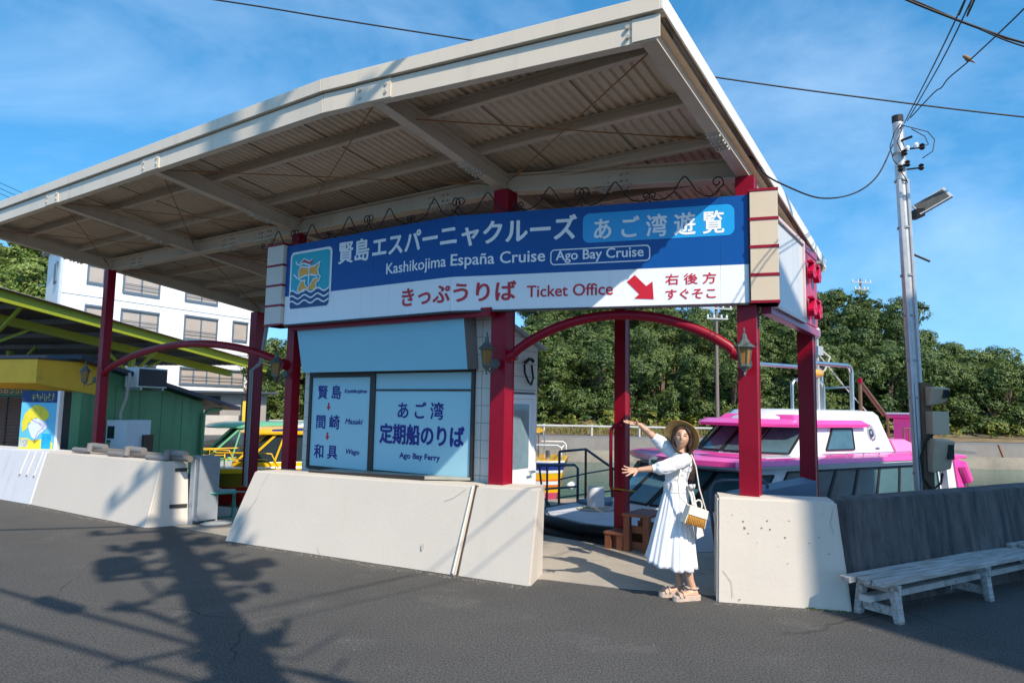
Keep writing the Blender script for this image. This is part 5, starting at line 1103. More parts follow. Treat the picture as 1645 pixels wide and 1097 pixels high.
# undergrowth along the foot of the hill
def scrub(name, n, size, x0, x1, y0, y1, h, lm, seed):
    rg = random.Random(seed); bl = []
    for k in range(n):
        x = rg.uniform(x0, x1); y = rg.uniform(y0, y1); r = rg.uniform(.25, .75) * h; bl.append((x, y, max(.35, hill(x, max(43, y))) + r * .55, r))
    m = MB(); m.v, m.f = leaf_cloud(rg, bl, n * 70, size); return m.build(name, lm, recalc=False)
tag(scrub('undergrowth', 190, .13, -22, 42, 43.6, 46, 1.25, LEAF, 1), 'dark green undergrowth below the trees at the foot of the hill', 'undergrowth', kind='stuff')
tag(scrub('bushes', 120, .12, -12, 40, 43.3, 45.2, 1.1, LEAFY, 2), 'yellow green bushes along the bank behind the guard rail', 'bushes', kind='stuff')
rg = random.Random(8); m = MB(); DRYG = leaf_mat('dry grass blades', (.16, .10, .04), (.22, .17, .06), (.16, .20, .05))
for k in range(5200):
    x = rg.uniform(-14, 23); y = rg.uniform(41.6, 44.3); z = .12 + (y - 41.2) * .09; h = rg.uniform(.12, .42); a = rg.uniform(0, 3.14); w_ = .05; dx, dy = math.cos(a) * w_, math.sin(a) * w_
    m.add([(x - dx, y - dy, z), (x + dx, y + dy, z), (x + rg.uniform(-.12, .12), y + rg.uniform(-.1, .1), z + h)], [(0, 1, 2)])
tag(m.build('grass', DRYG, recalc=False), 'dry grass growing along the far shore road', 'grass', kind='stuff')
# ------------------------------------------------------------------ lamp pole with meter boxes behind the dark wall
LP = thing('lamp_pole', 'slim silver pole with floodlight and beige meter boxes behind the dark wall', 'lamp pole', (4.93, 8.3, 0), 0)
LX = lambda z: -.025 * (z - .8)       # slight lean
m = MB(); m.tube([(LX(0), 0, 0), (LX(2.4), 0, 2.4), (LX(5.35), 0, 5.35)], [.072, .070, .062], 16); m.build('pole', GALV, LP, smooth=True, auto=40)
m = MB(); m.tube([(LX(5.36), 0, 5.36), (LX(5.44), 0, 5.44)], .066, 14); m.build('pole_cap', BLACKRUB, LP)
for dx, dy, r in ((-.055, -.05, .026), (.035, -.065, .022)):
    m = MB(); m.tube([(LX(z) + dx, dy, z) for z in (0, 1.5, 3, 4.6)], r, 8); m.build('conduit', GALV, LP, smooth=True, auto=40)
m = MB()
for z in (1.0, 1.9, 2.35, 2.9, 3.4, 4.0, 4.6, 4.95): m.tube([(LX(z), 0, z - .012), (LX(z), 0, z + .012)], .082, 14)
m.build('steel_band', mat('dull steel band', (.28, .29, .30), .5, metal=.6), LP)
m = MB(); m.box(-.02, .10, -.11, -.06, .55, 2.08); m.build('back_board', mat('brown board', (.13, .08, .05), .8, var=.25), LP)
METB = mat('beige meter box', (.50, .40, .28), .55, var=.06)
for (z0, z1, x0, x1, d_, kind) in ((1.80, 2.03, .02, .235, .17, 1), (1.47, 1.74, .02, .215, .14, 0), (1.02, 1.42, .015, .245, .20, 1)):
    m = MB()
    if kind: m.hexa([(x0, -.11 - d_ * .55, z0), (x1, -.11 - d_ * .5, z0 + .05), (x1, -.11, z0 + .05), (x0, -.11, z0)], [(x0, -.11 - d_ * .9, z1), (x1, -.11 - d_, z1 - .02), (x1, -.11, z1), (x0, -.11, z1)])
    else: m.box(x0, x1, -.11 - d_, -.11, z0, z1)
    b_ = m.build('meter_box', METB, LP, bevel=.022 if kind else .006, segs=3)
    if kind:
        m = MB(); m.box(x1 - .085, x1 - .03, -.118 - d_ * .99, -.11 - d_ * .7, z0 + (z1 - z0) * .42, z1 - (z1 - z0) * .16); m.build('meter_window', GLASS, b_)
m = MB(); m.tube([(.06, -.2, 1.48), (-.02, -.15, 1.38), (-.06, -.12, 1.2), (-.04, -.12, .95), (.05, -.14, .82), (.14, -.16, .9), (.16, -.17, 1.02)], .014, 6); m.build('meter_cable', BLACKRUB, LP, smooth=True)
m = MB(); m.hexa([(.02, -.1, 4.12), (.10, -.14, 4.12), (.10, .06, 4.12), (.02, .06, 4.12)], [(.02, -.1, 4.22), (.10, -.14, 4.22), (.10, .06, 4.22), (.02, .06, 4.22)]); br = m.build('lamp_bracket', BLACKIRON, LP)
m = MB(); d = Vector((.32, -.14, .20)).normalized(); p0 = Vector((.04, -.06, 4.20)); s_ = Vector((-.30, .55, .75)); s_ = (s_ - d * s_.dot(d)).normalized() * .085; up_ = s_.cross(d).normalized() * .022
if up_.y < 0: up_ = -up_
q = [p0 - s_ - up_, p0 + d * .40 - s_ - up_, p0 + d * .40 + s_ - up_, p0 + s_ - up_]; m.hexa(q, [v + up_ * 2 for v in q]); fl = m.build('floodlight', mat('pale lamp housing', (.60, .61, .60), .4, metal=.3), LP, bevel=.004)
m = MB(); q = [p0 + d * .02 - s_ * .85 - up_ * 1.12, p0 + d * .37 - s_ * .85 - up_ * 1.12, p0 + d * .37 + s_ * .85 - up_ * 1.12, p0 + d * .02 + s_ * .85 - up_ * 1.12]; m.hexa(q, [v + up_ * .2 for v in q]); m.build('lamp_glass', mat('lamp lens', (.09, .085, .07), .25, var=.4, scale=18), fl)
m = MB(); m.tube([(LX(5.1), -.06, 5.1), (-.02, -.14, 5.12)], .015, 6)
for (x, z) in ((-.10, 4.92), (.12, 5.0), (-.16, 4.72), (.10, 4.74), (-.07, 4.78)): m.lathe([(.02, -.03), (.035, -.01), (.02, .01), (.035, .03), (.01, .05)], 8, (x, -.10, z)); m.tube([(x, -.1, z), (LX(z), 0, z)], .012, 5)
m.build('insulator', BLACKIRON, LP)
m = MB(); m.lathe([(.02, -.03), (.03, .0), (.02, .03)], 8, (-.07, -.11, 4.98)); m.lathe([(.02, -.03), (.03, .0), (.02, .03)], 8, (.04, -.11, 5.02)); m.build('white_insulator', BWHITE, LP)
for pth in ([(LX(5.3), -.06, 5.32), (-.22, -.1, 5.18), (-.28, -.1, 5.0), (-.24, -.1, 4.82), (-.14, -.1, 4.72)], [(LX(5.3), -.06, 5.28), (-.14, -.12, 5.2), (-.2, -.12, 5.05), (-.12, -.1, 4.9)], [(LX(5.3), -.06, 5.3), (.2, -.1, 5.2), (.28, -.1, 5.1), (.25, -.1, 4.95), (.12, -.1, 4.86)], [(.02, -.06, 5.25), (.16, -.1, 5.14), (.2, -.1, 5.04), (.11, -.1, 5.0)], [(-.16, -.1, 4.7), (-.1, -.1, 4.6), (-.03, -.06, 4.5)]):
    m = MB(); m.tube(pth, .006, 5); m.build('loop_wire', BLACKRUB, LP, smooth=True)
m = MB(); m.tube([(LX(3.5) + .05, -.05, 3.66), (.16, -.10, 3.56)], .014, 6); m.tube([(LX(2.95) + .04, -.04, 3.0), (.15, -.06, 2.99)], .010, 6); m.build('step_bolt', BLACKIRON, LP)
# overhead cables
def cable(label, pts, r=.010, grp=None, sag=True):
    m = MB(); P_ = [Vector(p) for p in pts]; fine = []
    for i in range(len(P_) - 1):
        p0 = P_[max(i - 1, 0)]; p1, p2 = P_[i], P_[i + 1]; p3 = P_[min(i + 2, len(P_) - 1)]
        for k in range(8):
            t = k / 8; fine.append(.5 * (2 * p1 + (p2 - p0) * t + (2 * p0 - 5 * p1 + 4 * p2 - p3) * t * t + (3 * p1 - p0 - 3 * p2 + p3) * t ** 3))
    fine.append(P_[-1]); m.tube(fine, r, 6)
    return tag(m.build('overhead_cable', BLACKRUB, smooth=True), label, 'cable', grp, 'thing')
cable('long black cable crossing the whole sky behind the canopy roof', [(-40, 25, 21.1), (-23.76, 25, 18.75), (-11.71, 25, 17.15), (-7.23, 25, 16.48), (-2.41, 25, 15.78), (7.97, 25, 14.33), (13.54, 25, 13.64), (19.32, 25, 13.02), (32, 25, 11.9)], .030)
cable('thick black cable sagging above the bird, upper of two twisted cables', [(1.2, 7, 7.5), (3.17, 7, 6.65), (4.13, 7, 6.20), (4.63, 7, 5.99), (5.16, 7, 5.79), (5.45, 7, 5.70), (6.47, 7, 5.43), (9, 7, 5.1)], .013)
cable('thin black cable wound round the thick sagging cable above the bird', [(1.2, 7.02, 7.45), (3.16, 7.02, 6.60), (4.16, 7, 6.21), (4.89, 7, 5.89), (5.45, 7, 5.66), (6.47, 7, 5.42), (9, 7, 5.05)], .009)
cable('straight steep black wire from the pole top, left one of a close pair', [(4.87, 8.25, 5.33), (3.96, 6.2, 5.0), (3.32, 4.8, 4.77), (2.94, 4.0, 4.65), (1.85, -1.0, 6.9)], .0065)
cable('straight steep black wire from the pole top, right one of a close pair', [(4.91, 8.25, 5.36), (4.03, 6.2, 5.03), (3.37, 4.8, 4.77), (3.0, 4.0, 4.65), (1.9, -1.0, 7.0)], .0065)
cable('kinked black wire on which the small brown bird sits', [(4.95, 8.25, 5.40), (4.84, 7.6, 5.41), (4.74, 7.3, 5.33), (4.63, 7.0, 5.29), (4.46, 6.4, 5.18), (3.91, 5.0, 4.83), (3.44, 4.0, 4.56), (1.9, -1.0, 6.6)], .007)
cable('slack black wire hanging between the canopy corner and the lamp pole', [(2.10, 6.42, 4.17), (2.32, 6.5, 4.18), (2.52, 6.7, 4.09), (2.81, 6.9, 4.04), (3.31, 7.2, 4.01), (3.88, 7.6, 4.20), (4.32, 7.9, 4.52), (4.69, 8.2, 5.03)], .009)
for k, dz in enumerate((0, -.32, -.62)): cable('thin dark wire at the left edge of the sky above the roof corner', [(-37, 40, 17.3 + dz), (-31.7, 40, 14.91 + dz), (-29.4, 40.6, 13.9 + dz), (-28.2, 42.4, 13.2 + dz * .6)], .02, 'three thin wires at the left edge')
# small brown bird on its wire
BIRD = thing('bird', 'small brown bird perched on the kinked wire beside the pole', 'bird', (4.482, 6.48, 5.20), R(20)); BIRD.scale = (.75, .75, .75)
m = MB(); rings = []
for (x, z, r) in ((-.085, .050, .004), (-.078, .052, .016), (-.060, .054, .026), (-.042, .046, .026), (-.02, .036, .034), (.01, .03, .036), (.04, .025, .026), (.06, .02, .014), (.11, .008, .010), (.135, .002, .004)):
    rings.append([(x, r * math.cos(a) * .9, z + r * math.sin(a)) for a in [k * .7854 for k in range(8)]])
m.loft(rings); m.build('body', mat('brown feathers', (.22, .13, .07), .8, var=.35, scale=40, dirt=((.5, .42, .32), .4, 30)), BIRD, smooth=True)
m = MB(); m.tube([(-.083, 0, .052), (-.104, 0, .049)], [.007, .001], 6); m.build('beak', BLACKIRON, BIRD)
m = MB(); m.tube([(.0, .01, .01), (.0, .01, -.012)], .003, 5); m.tube([(.0, -.01, .01), (.0, -.01, -.012)], .003, 5); m.build('foot', BLACKIRON, BIRD)
# ------------------------------------------------------------------ white wooden benches
WOODW = mat('worn white painted wood', (.48, .47, .46), .75, var=.16, scale=4, streak=((.24, .18, .13), .9, 8, (.25, 4, 4)), bump=.3, bscale=40)
RAWW = mat('raw weathered timber', (.22, .17, .13), .85, var=.3, scale=6, bump=.5)
def bench(loc, rz, label, length=3.6):
    o = thing('bench', label, 'bench', loc, rz, 'white wooden benches')
    for k, (y, e) in enumerate(((0, .0), (.115, -.03), (.23, -.10))):
        m = MB(); m.hexa([(e, y, .30), (length, y, .30), (length, y + .105, .30), (e + (.02 if k else -.01), y + .105, .30)], [(e - .005, y, .345), (length, y, .345), (length, y + .105, .345), (e + .015, y + .105, .345)]); m.build('seat_plank', WOODW, o, bevel=.006)
    for x in (.16, 1.62, 3.1):
        for y, tl in ((.02, -.035), (.30, .035)):
            m = MB(); m.hexa([(x, y + tl - .015, 0), (x + .075, y + tl - .015, 0), (x + .075, y + tl + .04, 0), (x, y + tl + .04, 0)], [(x, y - .02, .255), (x + .075, y - .02, .255), (x + .075, y + .04, .255), (x, y + .04, .255)]); m.build('leg', WOODW, o, bevel=.004)
        m = MB(); m.hexa([(x + .01, .01, .235), (x + .065, .01, .235), (x + .065, .33, .235), (x + .01, .33, .235)], [(x + .01, -.02, .299), (x + .065, -.02, .299), (x + .065, .345, .299), (x + .01, .345, .299)]); m.build('bearer', WOODW, o, bevel=.004)
        m = MB(); m.box(x + .015, x + .06, .04, .30, .05, .12); m.build('cross_rail', WOODW, o, bevel=.004)
        m = MB(); m.hexa([(x + .02, -.02, .22), (x + .05, -.02, .22), (x + .05, .03, .22), (x + .02, .03, .22)], [(x + .02, -.02, .298), (x + .05, -.02, .298), (x + .05, .03, .298), (x + .02, .03, .298)]); m.build('corner_block', WOODW, o)
    m = MB(); m.hexa([(.12, .20, .12), (length - .1, .20, .12), (length - .1, .30, .12), (.12, .30, .12)], [(.12, .205, .175), (length - .1, .205, .175), (length - .1, .30, .175), (.12, .30, .175)]); m.build('long_stretcher', mat('flaking white stretcher', (.50, .49, .47), .8, var=.2, scale=6, dirt=((.2, .16, .12), .6, 9)), o, bevel=.008)
    return o
BRZ_ = math.atan2(.51, .86)
bench((3.03, 5.66, 0), BRZ_, 'long worn white wooden bench in front of the dark concrete wall')
bench((5.40, 7.05, .04), BRZ_, 'second white bench, only its end showing beside the dark wall', 2.0)
# ------------------------------------------------------------------ wooden boarding steps
CED = mat('reddish brown timber', (.20, .065, .028), .6, var=.25, scale=5, streak=((.10, .03, .015), .5, 9, (4, 4, .3)), bump=.25, bscale=50)
ST = thing('boarding_steps', 'reddish brown wooden two step boarding stair beside the dark red rear post', 'steps', (1.20, 8.60, .006), math.atan2(-.34, .49))
def step(x0, x1, h):
    for y in (-.04, .45):
        for x in (x0, x1 - .08):
            m = MB(); m.box(x, x + .08, y, y + .07, 0, h - .03); m.build('leg', CED, ST, bevel=.003)
        for z in (.02, h * .48):
            m = MB(); m.box(x0 - .02, x1 + .02, y + .07 if y < 0 else y - .03, y + .10 if y < 0 else y, z, z + .085); m.build('rail', CED, ST, bevel=.003)
    for k in range(4):
        m = MB(); m.box(x0 - .015, x1 + .015, -.05 + k * .148, -.05 + k * .148 + .138, h - .03, h); m.build('tread', CED, ST, bevel=.004)
step(0, .24, .20); step(.25, .58, .44)
m = MB(); m.box(.60, .66, .0, .07, 0, .1); m.build('grey_foot', GALV, ST)
# red hand pipe and warning chain by the rear post
o = thing('hand_pipe', 'slim dark red pipe handrail bent onto the rear post', 'handrail', (1.285, 8.80, 0), 0)
m = MB(); m.tube([(.13, -.04, 1.49), (.05, -.01, 1.49), (.015, 0, 1.46), (0, 0, 1.40), (0, 0, .74), (.01, 0, .69), (.13, -.04, .68)], .022, 8); m.build('pipe', RED, o, smooth=True)
m = MB()
for k in range(18):
    t = k / 17; p = Vector((1.30, 8.78, .70)).lerp(Vector((1.56, 8.62, .69)), t); m.tube([p - Vector((.008, 0, 0)), p + Vector((.008, 0, 0))], .008, 5)
tag(m.build('warning_chain', mat('yellow black chain', (.30, .22, .01), .5, var=.8, scale=60)), 'short yellow and black chain strung round the rear post', 'chain', None, 'thing')
# blue grey flood panel and loop handrail behind the right wall
o = thing('flood_barrier', 'blue grey flood panel lying between the two right posts', 'panel', (2.55, 7.45, 0), R(12))
m = MB(); m.hexa([(-.1, 0, 0), (.85, 0, 0), (.85, .25, 0), (-.1, .25, 0)], [(-.1, 0, .80), (.85, 0, .95), (.85, .25, .97), (-.1, .25, .82)]); m.build('panel', mat('blue grey panel', (.10, .15, .22), .45, var=.08), o, bevel=.006)
o = thing('loop_handrail', 'dark loop handrail rising behind the white wall beside the woman', 'handrail', (2.28, 7.5, 0), 0)
m = MB(); m.tube([(-.02, 0, .0), (-.10, 0, .6), (-.10, 0, .86), (-.06, 0, .93), (.02, 0, .955), (.5, .1, .95), (.55, .1, .9), (.55, .1, 0)], .018, 8); m.build('rail', mat('dark blue grey rail', (.06, .075, .10), .45), o, smooth=True)
# ------------------------------------------------------------------ pontoon with railings beyond the bow
PT = thing('pontoon', 'low wooden pontoon with a blue deck edge beyond the pink boat bow', 'pontoon', (.2, 12.2, -.2), R(25))
m = MB()
for k in range(12): m.box(-1.2, 3.4, -.55 + k * .2, -.55 + k * .2 + .19, -.04, .0)
m.build('deck', mat('weathered deck boards', (.30, .23, .17), .85, var=.2, scale=4), PT)
m = MB(); m.box(-1.25, 3.45, -.62, -.56, -.22, .0); m.box(-1.25, 3.45, -.5, 1.8, -1.4, -.06); m.build('float', mat('blue black float', (.03, .05, .08), .6), PT)
RB = mat('dark blue rail', (.035, .07, .11), .45); RR = mat('rusty brown rail', (.12, .07, .05), .7)
for (nm, lb, loc, rz, mt, sl) in (('railing', 'dark blue pipe railing on the pontoon behind the boat bow', (.55, 11.85, -.2), R(20), RB, 0), ('railing', 'sloping blue and brown pipe railing running down the gangway', (1.32, 12.55, -.2), R(35), RR, 1)):
    o = thing(nm, lb, 'railing', loc, rz)
    if not sl:
        m = MB(); m.tube([(-.3, 0, .0), (-.3, 0, .86), (-.22, 0, .92), (.62, 0, .92), (.68, 0, .86), (.68, 0, .1)], .024, 8); m.build('rail', mt, o, smooth=True)
        m = MB(); m.tube([(-.3, 0, .5), (.68, 0, .55)], .018, 8); m.tube([(-.05, 0, .92), (.02, 0, .4), (.25, -.1, .1)], .018, 6); m.build('mid_rail', mt, o)
        m = MB(); m.tube([(.1, 0, 0), (.1, 0, .92)], .02, 8); m.build('post', mt, o)
    else:
        m = MB(); m.tube([(-.38, .2, 1.12), (.12, .05, 1.16), (1.25, 0, .52)], .024, 8); m.build('rail', RB, o, smooth=True)
        m = MB(); m.tube([(-.38, .2, .62), (.12, .05, .72), (.75, .02, .78)], .014, 6); m.tube([(-.38, .2, .30), (.75, .02, .38)], .014, 6); m.build('mid_rail', RB, o)
        for (x, y, z) in ((-.38, .2, 1.12), (.12, .05, 1.16), (.75, .02, .8)):
            m = MB(); m.tube([(x, y, -.1), (x, y, z)], .022, 8); m.build('post', RR, o)
m = MB(); m.tube([(2.0, 13.9, -.2), (2.0, 13.9, .12)], .10, 10); m.tube([(2.42, 13.9, -.2), (2.42, 13.9, .12)], .08, 10)
PL = thing('mooring_bollard', 'brown mooring bollard on the pontoon below the railing', 'bollard', (2.1, 13.3, -.2), 0)
m = MB(); m.lathe([(.12, 0), (.12, .28), (.09, .32)], 12); m.build('post', RR, PL, smooth=True, auto=40); m = MB(); m.lathe([(.09, .30), (.16, .32), (.15, .37)], 12); m.build('cap', RB, PL, smooth=True, auto=40)
# ------------------------------------------------------------------ street behind the photographer: pole, wires and house that throw the long shadows
UP = thing('utility_pole', 'tall utility pole with transformer drums and crossarms across the street', 'utility pole', (1.75, -1.15, 0), R(211))
m = MB(); m.tube([(0, 0, 0), (0, 0, 5.5), (0.02, 0, 13.6)], [.24, .21, .11], 14); m.build('pole', mat('pole concrete', (.30, .26, .24), .8), UP, smooth=True, auto=40)
for (x, z, r, h) in ((.62, 8.75, .23, .55), (-.45, 8.1, .16, .45), (.34, 9.7, .13, .4)):
    m = MB(); m.lathe([(r * .8, 0), (r, .05), (r, h - .05), (r * .7, h)], 14, (x, 0, z)); m.tube([(x, 0, z + h * .5), (0, 0, z + h * .5)], .04, 6); m.build('transformer', GREYPAINT, UP, smooth=True, auto=40)
for (z, w_, t) in ((10.6, .9, .07), (9.6, .7, .07), (8.3, .8, .07), (11.8, .7, .07)):
    m = MB(); m.bar((-w_, -.12, z), (w_, -.12, z + .06), t, t); m.build('crossarm', mat('crossarm', (.35, .36, .36), .6), UP)
    for s in (-.95, -.45, .5, .92):
        m = MB(); m.lathe([(.04, .04), (.08, .1), (.06, .2), (.09, .26), (.04, .34)], 8, (s * w_, -.12, z)); m.build('insulator', BWHITE, UP)
rg = random.Random(21)  # loops and leaf tufts added on the pole to feather its cast shadow
for k in range(22):
    z = rg.uniform(5.6, 11.2); s = rg.choice((-1, 1)); m = MB()
    m.tube([(s * .05, 0, z), (s * rg.uniform(.2, .4), rg.uniform(-.2, .2), z - rg.uniform(.1, .45)), (s * rg.uniform(.35, .85), rg.uniform(-.3, .3), z - rg.uniform(-.5, .6))], rg.choice((.012, .018, .028)), 6); m.build('shadow_loop', BLACKRUB, UP, smooth=True)
bl = [(rg.gauss(0, .16), rg.gauss(0, .15), z, rg.uniform(.14, .30)) for z in [4.8 + .28 * i for i in range(22)]] + [(rg.choice((-1, 1)) * rg.uniform(.3, .7), rg.gauss(0, .2), rg.uniform(7, 10.5), rg.uniform(.08, .16)) for i in range(6)]
m = MB(); m.v, m.f = leaf_cloud(rg, bl, 1500, .085); m.build('shadow_tufts', LEAF, UP, recalc=False)
for lb, a, b_ in (('service cable strung low across the street behind the photographer', (-6, 2.26, 6.5), (6, -3.9, 6.5)), ('service cable with a splice box across the street behind the photographer', (-6, 3.05, 6.5), (6, -3.6, 6.5)), ('service cable running high along the street above the photographer', (-7, 1.2, 7), (5, 4.8, 7))):
    A_, B_ = Vector(a), Vector(b_); cable(lb, [A_.lerp(B_, t) - Vector((0, 0, .25 * (1 - (2 * t - 1) ** 2))) for t in (0, .25, .5, .75, 1)], .032)
tag((lambda m: m.bar((-.35, -.05, 6.27), (.16, -.34, 6.26), .13, .13))(MB()).build('splice_box', BLACKRUB), 'black cable splice box hanging on the street cable', 'splice box', None, 'thing')
HS = thing('street_house', 'plain plastered house across the street that shades the bench', 'house', (7.04, -.905, 0), math.atan2(.515, .857))
PLS = mat('house plaster', (.55, .52, .47), .85, var=.08)
m = MB(); m.box(0, 6, -9, 0, 0, 10.8); m.build('house_wall', PLS, HS)
m = MB(); m.hexa([(-.25, -9.25, 10.8), (6.25, -9.25, 10.8), (6.25, .08, 10.8), (-.05, .08, 10.8)], [(-.25, -9.25, 11.0), (6.25, -9.25, 11.0), (6.25, .08, 11.0), (-.05, .08, 11.0)]); m.build('roof', mat('grey roof edge', (.25, .27, .3), .6), HS)
for k in range(3):
    for z in (1.0, 4.0, 7.2):
        m = MB(); m.box(.7 + k * 1.8, 1.8 + k * 1.8, .0, .06, z, z + 1.4); w_ = m.build('window', BLU, HS); m = MB(); m.box(.78 + k * 1.8, 1.72 + k * 1.8, .055, .066, z + .08, z + 1.32); m.build('pane', GLASS, w_)
# ------------------------------------------------------------------ the woman in white
SKIN = mat('skin', (.54, .31, .205), .5, var=.05, scale=9); SKIN.node_tree.nodes['Principled BSDF'].inputs['Subsurface Weight'].default_value = .12
SKIN.node_tree.nodes['Principled BSDF'].inputs['Subsurface Radius'].default_value = (.02, .008, .004)
COT = mat('white cotton', (.74, .74, .745), .85, var=.03, scale=6, bump=.15, bscale=220)
COT2 = mat('off white cotton', (.64, .61, .56), .85, var=.03, scale=6)
HAIR = mat('dark brown hair', (.028, .012, .007), .48, var=.5, scale=14, streak=((.10, .042, .02), .4, 60, (1, 1, .05)), spec=.4, bump=.5, bscale=160)
STRAW = mat('straw', (.56, .30, .09), .75, var=.14, scale=20, bump=.5, bscale=130)
WICK = mat('wicker', (.50, .24, .04), .6, var=.25, scale=22, bump=.6, bscale=90)
LEATH = mat('cream leather', (.72, .66, .54), .5, var=.03)
SAND = mat('beige patterned sandal', (.46, .36, .29), .7, var=.25, scale=40)
WO = thing('person', 'woman in a white dress with straw hat, arms stretched towards the boats', 'person', (1.565, 6.42, 0), 0)
def remeshed(mb, name, mt, parent, vox=.004, smooth=3, wrinkle=0.0, wscale=12):
    o = mb.build(name, None, None); md = o.modifiers.new('r', 'REMESH'); md.mode = 'VOXEL'; md.voxel_size = vox; md.use_smooth_shade = True
    sm = o.modifiers.new('s', 'SMOOTH'); sm.factor = .5; sm.iterations = smooth
    dg = bpy.context.evaluated_depsgraph_get(); me = bpy.data.meshes.new_from_object(o.evaluated_get(dg), depsgraph=dg); old = o.data
    bpy.data.objects.remove(o); bpy.data.meshes.remove(old); me.name = name; me.materials.clear(); me.materials.append(mt)
    if wrinkle:
        for v in me.vertices:
            p = v.co * wscale; p = Vector((p.x * .7, p.y, p.z * 1.6)); v.co += v.normal * (noise.noise(p) * wrinkle + noise.noise(p * 2.7) * wrinkle * .4)
    me.polygons.foreach_set('use_smooth', [True] * len(me.polygons))
    ob = bpy.data.objects.new(name, me); COL.objects.link(ob); ob.parent = parent; return ob
# head: local frame with the face looking along -Y
HC = Vector((.033, -.015, 1.448)); HM = Matrix.Translation(HC) @ Matrix.Rotation(R(9), 4, 'Y') @ Matrix.Rotation(R(-17), 4, 'Z') @ Matrix.Rotation(R(-4), 4, 'X')
def gauss(x, s): return math.exp(-(x / s) ** 2)
def headpt(d):
    x, y, z = d.x * .071, d.y * .088, d.z * .110
    if d.z < 0: k = 1 - .34 * (-d.z) ** 1.6; x *= k; y *= (1 - .16 * (-d.z) ** 1.5) if y < 0 else (1 - .55 * (-d.z))
    if y < -.02:
        f = min(1, (-y - .02) / .04)
        y -= f * .019 * gauss(x, .0095) * gauss(z + .012, .020)             # nose
        y -= f * .006 * gauss(x, .008) * gauss(z - .012, .022)
        y += f * .008 * (gauss(x - .030, .016) + gauss(x + .030, .016)) * gauss(z - .008, .014)   # eye sockets
        y -= f * .006 * gauss(x, .022) * gauss(z + .052, .012)               # lips
        y -= f * .007 * gauss(x, .018) * gauss(z + .088, .014)               # chin
        y -= f * .005 * (gauss(x - .036, .018) + gauss(x + .036, .018)) * gauss(z + .028, .020)   # cheeks
    return Vector((x, y, z))
B = MB(); nu, nv = 56, 44; k0 = 0
for j in range(nv + 1):
    ph = math.pi * j / nv
    for i in range(nu):
        th = 2 * math.pi * i / nu; B.v.append(HM @ headpt(Vector((math.sin(ph) * math.cos(th), math.sin(ph) * math.sin(th), math.cos(ph)))))
for j in range(nv):
    for i in range(nu):
        B.f.append((j * nu + i, (j + 1) * nu + i, (j + 1) * nu + (i + 1) % nu, j * nu + (i + 1) % nu))
for s in (-1, 1):      # ears
    e = [HM @ Vector((s * .070, .012, z)) for z in (-.03, -.01, .012)]; B.tube(e, [.009, .013, .010], 8)
def limb(pts, rad, n=14): B.tube([Vector(p) for p in pts], rad, n)
limb([(.040, .012, 1.375), (.030, .010, 1.33), (.020, .01, 1.27)], [.045, .047, .060])
limb([(.02, .0, 1.29), (.01, 0, 1.2), (-.015, 0, 1.08), (-.02, 0, .95), (-.01, 0, .84)], [.06, .105, .082, .074, .07], 18)
SHL, ELL, WRL = Vector((.055, -.125, 1.258)), Vector((-.165, -.185, 1.185)), Vector((-.405, -.165, 1.157))
SHR, ELR, WRR = Vector((.0, .115, 1.285)), Vector((-.165, .150, 1.415)), Vector((-.338, .135, 1.562))
limb([(.02, -.03, 1.27), SHL, SHL.lerp(ELL, .5), ELL, ELL.lerp(WRL, .35), ELL.lerp(WRL, .75), WRL], [.05, .046, .040, .033, .034, .026, .0215])
limb([(.01, .03, 1.28), SHR, SHR.lerp(ELR, .5), ELR, ELR.lerp(WRR, .35), ELR.lerp(WRR, .75), WRR], [.05, .046, .040, .033, .034, .026, .0215])
def hand(Wp, d, pn, spread, lens, curls, thumb, sc=1.0):
    """Wp wrist, d direction the hand points, pn palm normal; fingers fan in the plane of the palm"""
    d = d.normalized(); pn = (pn - d * pn.dot(d)).normalized(); sd = d.cross(pn)
    cs = [Wp + d * .02 * k for k in range(5)]
    rings = []
    for k, (wd, th) in enumerate(((.019, .015), (.027, .014), (.034, .013), (.037, .012), (.034, .009))):
        rings.append([Wp + d * .021 * k + sd * wd * math.cos(a) + pn * th * math.sin(a) for a in [j * 6.2832 / 12 for j in range(12)]])
    B.loft(rings)
    for i in range(4):
        off = (-.027 + .018 * i); base = Wp + d * (.070 + (.006 if i in (1, 2) else 0)) + sd * off
        a = R(spread[i]); fd = (d * math.cos(a) + sd * math.sin(a)).normalized(); L_ = lens[i]; c = R(curls[i])
        p1 = base + fd * L_ * .45; f2 = (fd * math.cos(c) + pn * math.sin(c)).normalized(); p2 = p1 + f2 * L_ * .32; f3 = (fd * math.cos(1.8 * c) + pn * math.sin(1.8 * c)).normalized(); p3 = p2 + f3 * L_ * .25
        B.tube([base - fd * .02, base, p1, p2, p3, p3 + f3 * .003], [.0095, .0092, .0082, .0075, .0062, .003], 10)
    s = thumb[0]; tb = Wp + d * .022 + sd * s * .020; td = (d * thumb[1] + sd * s * thumb[2] + pn * thumb[3]).normalized(); t1 = tb + td * .038; td2 = (td + d * .25).normalized(); t2 = t1 + td2 * .030
    B.tube([tb - td * .012, tb, t1, t2, t2 + td2 * .004], [.012, .0125, .0098, .0075, .004], 10)
hand(WRR, Vector((-.95, -.02, .10)), Vector((-.1, -.35, .93)), (-24, -6, 8, 20), (.066, .078, .073, .058), (62, 12, 8, 10), (-1, .25, .35, .95))
hand(WRL, Vector((-.97, -.05, -.10)), Vector((-.05, -.75, .66)), (-30, -9, 8, 24), (.066, .076, .072, .058), (14, 10, 12, 16), (-1, .55, .85, .25))
